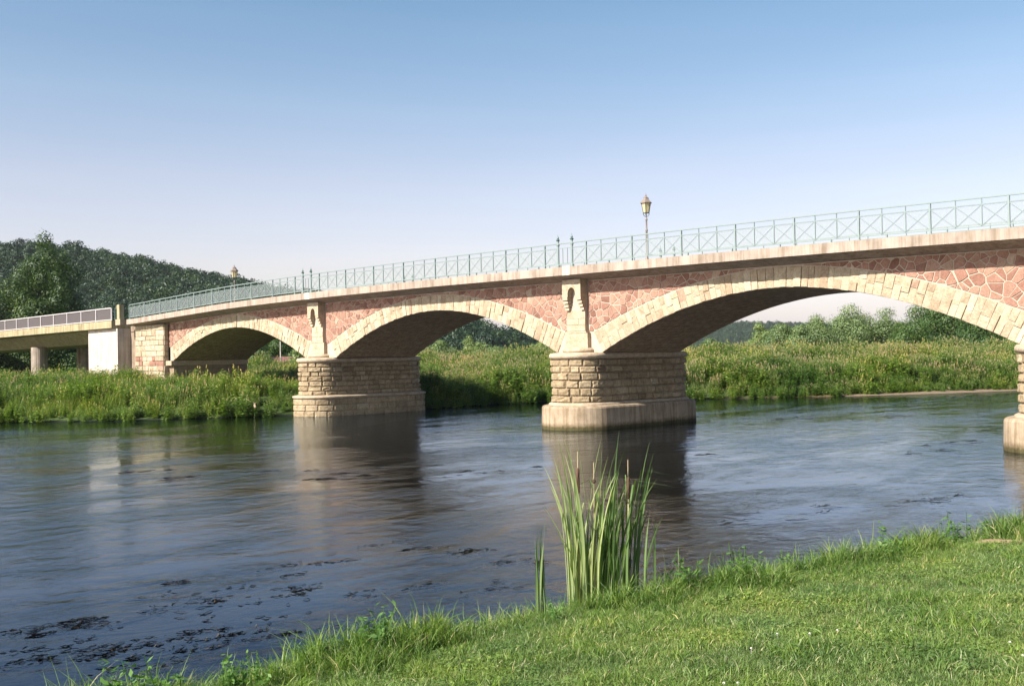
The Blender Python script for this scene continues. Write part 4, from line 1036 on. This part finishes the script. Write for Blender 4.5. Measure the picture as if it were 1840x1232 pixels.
# ------------------------------------------------------------------ stones and driftwood at the far waterline
def stone_mesh(r_):
    q = MB(); V = []; nn_, mm = 8, 5
    for j in range(mm+1):
        for i in range(nn_):
            a = 2*pi*i/nn_; b_ = -pi/2+pi*j/mm; k = r_*random.uniform(.8, 1.15)
            V.append((k*math.cos(b_)*math.cos(a)*1.3, k*math.cos(b_)*math.sin(a), k*.6*math.sin(b_)))
    q.add(V, [(j*nn_+i, j*nn_+(i+1) % nn_, (j+1)*nn_+(i+1) % nn_, (j+1)*nn_+i) for j in range(mm) for i in range(nn_)], random.random()); return q
ROCKS = [(-65.9, -17.9, .2, 'pale stone at the water edge in the far left corner of the far bank'), (-62.6, -14.6, .22, 'flat stone beside the weeds near the left edge, second from the left'), (-61.9, -13.8, .16, 'small stone third along the left waterline'),
 (-60.3, -12.9, .14, 'little pale stone below the arching grass tuft at the waterline'), (-59.0, -12.1, .25, 'larger pale stone at the waterline below the viaduct column')]
for x, y, r_, lb in ROCKS:
    o_ = stone_mesh(r_).build('river_stone', 'rock', smooth=False, label=lb, cat='stone', group='stones at the far waterline'); o_.location = (x-.1, y+1.0, .0); o_.rotation_euler.z = random.uniform(0, 3)
for (x, y, z_, L_, a, lb) in [(-32.6, 45.2, .25, 3.2, 2.3, 'long bleached driftwood branch lying on the sandy edge near the rightmost pier'), (-31.6, 46.8, .2, 1.8, 1.7, 'short bleached stick beside the long driftwood branch'), (-52.6, -3.2, .55, 1.9, 2.6, 'pale bent dead branch in the weeds left of the leftmost river pier')]:
    q = MB(); p0 = (0, 0, 0)
    for k in range(5):
        f = (k+1)/5; p1 = (L_*f*math.cos(a)+random.gauss(0, .04), L_*f*math.sin(a)+random.gauss(0, .04), .25*math.sin(f*3)+random.gauss(0, .02)); q.bar(p0, p1, .07*(1.1-f)+.02); p0 = p1
    q.bar((L_*.4*math.cos(a), L_*.4*math.sin(a), .2), (L_*.7*math.cos(a+.4), L_*.7*math.sin(a+.4), .5), .03)
    o_ = q.build('driftwood', 'wood', label=lb, cat='driftwood'); o_.location = (x, y, z_)
# mud shore below the right hand weeds
ms = MB(); pts_ = []
for i in range(40):
    f = i/39; t_ = 13.1+f*3.7; k = int(t_); q = FAR[k]*(1-(t_-k))+FAR[k+1]*(t_-k); d = FAR[k+1]-FAR[k]; d = d/np.hypot(*d); nn_ = np.array([d[1], -d[0]])
    wd_ = (.4+1.5*math.sin(pi*f))*(1+.3*math.sin(9*f)); a = q-nn_*.8; b_ = q+nn_*wd_; ms.v += [(a[0], a[1], .12), (b_[0], b_[1], -.01)]; ms.t += [.5, .5]
    if i: ms.f.append((2*i-2, 2*i-1, 2*i+1, 2*i))
ms.build('mud_shore', stone_mat('wet_mud', [(0, (.2, .15, .1)), (1, (.3, .23, .16))], .6), kind='structure')

# ------------------------------------------------------------------ water weed drifting at the surface
def weed_mat_patch(cx_, cy_, rx, ry, n, dirang, L0=.3, out=None):
    V, F, T = [], [], []
    for _ in range(n):
        a = random.uniform(0, 2*pi); r_ = math.sqrt(random.random()); u_, v_ = r_*rx*math.cos(a), r_*ry*math.sin(a)
        c, s_ = math.cos(dirang), math.sin(dirang); x, y = cx_+u_*c-v_*s_, cy_+u_*s_+v_*c
        th = dirang+random.gauss(0, .45); L_ = L0*random.uniform(.3, 1.3); wd_ = random.uniform(.002, .008)*(1+L0); z0 = random.uniform(-.09, .004); tv = random.random()
        o_ = len(V)
        for k in range(4):
            f = k/3; th += random.gauss(0, .25); 
            ww = wd_*(1-f*.8); V += [(x-ww*math.sin(th), y+ww*math.cos(th), z0+.012*math.sin(f*pi)), (x+ww*math.sin(th), y-ww*math.cos(th), z0+.016*math.sin(f*pi)+.004)]; T += [tv, tv]
            x += L_/3*math.cos(th); y += L_/3*math.sin(th)
            if k: F.append((o_+2*k-2, o_+2*k-1, o_+2*k+1, o_+2*k))
    out[0] += V; 
    base = out[3]; out[1] += [tuple(i+base for i in f) for f in F]; out[2] += T; out[3] += len(V)
acc = [[], [], [], 0]; FL = math.radians(77)
for x, y, rx, ry, n_ in [(-12.9, -30.2, .9, .5, 420), (-11.9, -30.0, 1.0, .45, 420), (-11.3, -29.5, .7, .3, 260), (-11.0, -28.6, .9, .3, 280), (-11.7, -30.6, .8, .3, 300), (-10.9, -30.0, .7, .25, 220), (-10.5, -28.4, 1.0, .25, 240), (-12.8, -29.0, 1.3, .8, 200), (-11.7, -27.6, 1.8, .6, 260), (-11.2, -26.2, 1.2, .4, 160), (-10.6, -25.4, .8, .25, 90), (-9.6, -22.6, .9, .4, 120)]:
    for _ in range(7):
        a_ = random.gauss(0, .6)*rx; b_ = random.gauss(0, .7)*ry; weed_mat_patch(x+a_*math.cos(FL)-b_*math.sin(FL), y+a_*math.sin(FL)+b_*math.cos(FL), rx*random.uniform(.1, .35), ry*random.uniform(.12, .4), int(n_*.10), FL, .16, acc)
for _ in range(26):
    x, y = rng.uniform(-14.5, -10.6), rng.uniform(-31.2, -23.5); weed_mat_patch(x, y, rng.uniform(.15, .6), rng.uniform(.05, .15), 60, FL, .16, acc)
for x, y, rx, ry, n_ in [(-10.4, -16.0, 1.6, .5, 120), (-9.4, -13.3, 1.3, .5, 120), (-29.6, -21.3, 1.8, .5, 150), (-26.7, -19.5, 2.2, .7, 220), (-23.5, -18.5, 1.6, .6, 200), (-24.6, -16.4, 1.9, .5, 120), (-22.1, -16.1, 1.3, .5, 100), (-21.1, -14.5, 1.4, .5, 110), (-22.5, 13.5, 3.2, 1.1, 200), (-25.8, 11.5, 3.2, 1.0, 200), (-13.6, -2.1, 1.0, .6, 200), (-19, -7, .6, .3, 120), (-14.6, 1.0, 1.4, .5, 200)]:
    for _ in range(5):
        a_ = random.gauss(0, .55)*rx; b_ = random.gauss(0, .6)*ry; weed_mat_patch(x+a_*math.cos(FL)-b_*math.sin(FL), y+a_*math.sin(FL)+b_*math.cos(FL), rx*random.uniform(.15, .4), ry*random.uniform(.12, .3), int(n_*.16), FL+.1, .45, acc)
me = np_mesh('water_weed', np.array(acc[0]), np.array(acc[1]), np.array(acc[2])); me.materials.append(MAT['wweed'])
o_ = bpy.data.objects.new('water_weed', me); COL.objects.link(o_); tag(o_, 'dark brown strands of water weed drifting at the river surface', 'water weed', kind='stuff')

# ------------------------------------------------------------------ cattails, shoots, nettles, clover on the near bank
def blade_mesh(h_, wd_, lean, th, twist=.6, curl=1.6, kink=None, seg=9):
    q = MB(); V = []; n_ = seg; fa = random.uniform(0, pi)
    x = z_ = 0.0; ang = 0.0; tot = lean
    px = 0.0; pz_ = 0.0
    for k in range(n_+1):
        f = k/n_; a = fa+twist*f; ww = wd_*.5*(min(1, .55+f*2))*(1-max(0, (f-.55)/.45)**1.8)+.0006
        c, s_ = math.cos(a), math.sin(a); cx_, cy_ = px*math.cos(th), px*math.sin(th); fold = ww*.35
        V += [(cx_-c*ww, cy_-s_*ww, pz_), (cx_-s_*fold, cy_+c*fold, pz_), (cx_+c*ww, cy_+s_*ww, pz_)]
        ang = tot*(((k+.5)/n_)**curl)
        if kink and f >= kink: ang += 1.5
        px += h_/n_*math.sin(ang); pz_ += h_/n_*math.cos(ang)
    F = []
    for k in range(n_): a = 3*k; F += [(a, a+1, a+4, a+3), (a+1, a+2, a+5, a+4)]
    q.add(V, F, [min(1, max(0, tv0+.25*(1-(i//3)/n_))) for i in range(len(V))] if False else .5); return q
def clump(name, cat, x, y, label, specs, heads=(), mat='cattail'):
    z_ = ground_z(x, y)-.02; r = empty(name, (x, y, z_), label, cat)
    for (dx, dy, h_, wd_, lean, th, tv, kink) in specs:
        q = blade_mesh(h_, wd_, lean, th, random.uniform(.3, 1.2), random.uniform(1.2, 2.2), kink); n_ = len(q.v)
        q.t = [min(1, max(0, tv+.35*max(0, .5-i/n_))) for i in range(n_)]; q.v = [(a+dx, b_+dy, c) for a, b_, c in q.v]; q.build('leaf', mat, r, True)
    for dx, dy, h_, hl, lean in heads:
        q = MB(); q.bar((dx, dy, 0), (dx+lean*.9, dy, h_), .012); q.build('stem', 'reedtan', r)
        q = MB(); q.lathe([(.008, 0), (.019, .015), (.02, hl-.02), (.006, hl)], (0, 0, 0), 10); o2 = q.build('seed_head', 'brownhead', r, True); o2.location = (dx+lean*.9, dy, h_)
        q = MB(); q.bar((dx+lean*.9, dy, h_+hl), (dx+lean, dy, h_+hl+.19), .006); q.build('spike', 'reedtan', r)
    return r
rv = Vector((rt.x, rt.y)).normalized()      # direction along which the clumps are spread (roughly along the bank)
ra = math.atan2(rv.y, rv.x)
random.seed(5)
sp_ = []
for i in range(72):
    o = random.gauss(0, .09); side = random.choice((-1, 1)); lean = abs(random.gauss(.25, .2)); th = ra if (o*6+random.gauss(0, .5)) > 0 else ra+pi
    th += random.gauss(0, .5); sp_.append((rv.x*o+random.gauss(0, .05), rv.y*o+random.gauss(0, .05), random.uniform(1.2, 2.3), random.uniform(.020, .036), lean, th, random.uniform(.4, 1), .75 if random.random() < .1 else None))
clump('cattail_plant', 'cattail', -7.92, -26.12, 'bright sunlit cattail clump with a thick brown seed head at the water edge', sp_,
      [(-rv.x*.07, -rv.y*.07, 1.58, .30, .0), (rv.x*.10, rv.y*.10, 1.7, .05, .02)])
sp_ = []
for i in range(60):
    o = random.gauss(.0, .13); lean = abs(random.gauss(.26, .2)); th = ra+random.gauss(0, .7)+(pi if random.random() < .3 else 0)
    sp_.append((rv.x*o+random.gauss(0, .06), rv.y*o+random.gauss(0, .06), random.uniform(.95, 2.2), random.uniform(.019, .033), lean, th, random.uniform(0, .45), random.choice([.6, .7, .8]) if random.random() < .3 else None))
clump('cattail_plant', 'cattail', -7.66, -25.86, 'darker cattail clump with bent leaves immediately right of the bright one', sp_, [(rv.x*.12, rv.y*.12, 1.38, .26, .03)])
sp_ = []
for i in range(11):
    o = random.gauss(0, .035); sp_.append((rv.x*o, rv.y*o, random.uniform(.8, 1.4), random.uniform(.02, .032), abs(random.gauss(.1, .06)), ra+random.choice((0, pi))+random.gauss(0, .4), random.uniform(.2, .7), None))
clump('cattail_plant', 'cattail', -7.98, -26.78, 'slim upright young cattail left of the big clump', sp_)
for x, y, n_, h_, lb in [(-8.28, -27.2, 5, .5, 'short spiky shoots left of the slim young cattail'), (-7.2, -20.5, 5, .7, 'pale upright reed leaves sticking out of the long grass at right'), (-6.6, -19.35, 6, .5, 'small fan of dry reed leaves near the bare soil patch'), (-7.35, -25.3, 4, .6, 'low bent reed blades at the right foot of the dark cattail clump')]:
    sp_ = [(random.gauss(0, .05), random.gauss(0, .05), h_*random.uniform(.6, 1.2), .014, abs(random.gauss(.35, .2)), ra+random.choice((0, pi))+random.gauss(0, .4), random.uniform(.5, 1), None) for _ in range(n_)]
    clump('reed_shoots', 'reeds', x, y, lb, sp_)
def nettle(x, y, h_, n_, label, name='nettle_plant'):
    r = empty(name, (x, y, ground_z(x, y)-.02), label, 'weed plant'); 
    for s_ in range(n_):
        sx_, sy_ = random.gauss(0, .09), random.gauss(0, .09); hh_ = h_*random.uniform(.6, 1); lx, ly = random.gauss(0, .07), random.gauss(0, .07)
        q = MB(); q.bar((sx_, sy_, 0), (sx_+lx, sy_+ly, hh_), .008); q.build('stem', 'nettle', r)
        k = 0.12
        while k < 1:
            for e in (0, pi):
                th = k*9+e+random.gauss(0, .3); L_ = .15*(1.2-.6*k)*random.uniform(.8, 1.2); c, s2 = math.cos(th), math.sin(th); cx_, cy_, cz = sx_+lx*k, sy_+ly*k, hh_*k
                dz = random.uniform(-.3, .25); w2 = L_*.32
                V = [(cx_, cy_, cz), (cx_+c*L_*.4-s2*w2, cy_+s2*L_*.4+c*w2, cz+dz*L_*.5+.008), (cx_+c*L_*.45, cy_+s2*L_*.45, cz+dz*L_*.5-.006), (cx_+c*L_*.4+s2*w2, cy_+s2*L_*.4-c*w2, cz+dz*L_*.5+.008), (cx_+c*L_, cy_+s2*L_, cz+dz*L_*1.3)]
                q = MB(); q.add(V, [(0, 2, 1), (0, 3, 2), (1, 2, 4), (2, 3, 4)], random.random()); q.build('leaf', 'nettle', r)
            k += random.uniform(.11, .17)
    return r
nettle(-7.4, -23.62, .85, 8, 'leafy nettle standing above the grass right of the cattails, before the brown shallows')
nettle(-7.2, -22.85, .6, 5, 'lower nettle just right of the taller leafy one')
nettle(-8.45, -31.0, .5, 5, 'small leafy weed at the lower left water edge')
nettle(-9.0, -31.9, .5, 6, 'dark leafy weed in the bottom left corner')
nettle(-5.95, -18.9, .45, 6, 'leafy weed beside the bare soil patch at the right edge')
random.seed(9)
for i, (x, y) in enumerate([(-4.42, -28.6), (-4.33, -28.55), (-4.84, -27.55), (-4.73, -26.76), (-4.19, -26.3), (-3.2, -26.24), (-2.96, -26.65), (-4.97, -26.91), (-4.6, -26.5)]):
    q = MB(); q.bar((0, 0, 0), (0, 0, .045), .003)
    for k in range(26):
        d = unit(1)[0]; d[2] = abs(d[2]); p = Vector(d)*.011+Vector((0, 0, .046)); q.bar(Vector((0, 0, .045)), p, .005)
    o_ = q.build('clover_flower', 'flower', label='tiny white clover flower in the mown lawn', cat='flower', group='white clover flowers in the lawn'); o_.location = (x, y, ground_z(x, y)+.01)

# ------------------------------------------------------------------ air
hb = MB(); hb.box((-5400, -1700, -3.5), (3700, 5800, 112))
m = bpy.data.materials.new('air'); m.use_nodes = True; t = m.node_tree; t.nodes.remove(t.nodes['Principled BSDF'])
pv = t.nodes.new('ShaderNodeVolumePrincipled'); pv.inputs['Color'].default_value = (.93, .96, 1, 1); pv.inputs['Density'].default_value = .00007; pv.inputs['Anisotropy'].default_value = .2
t.links.new(pv.outputs[0], t.nodes['Material Output'].inputs['Volume']); MAT['air'] = m
hb.build('haze', 'air', kind='stuff')
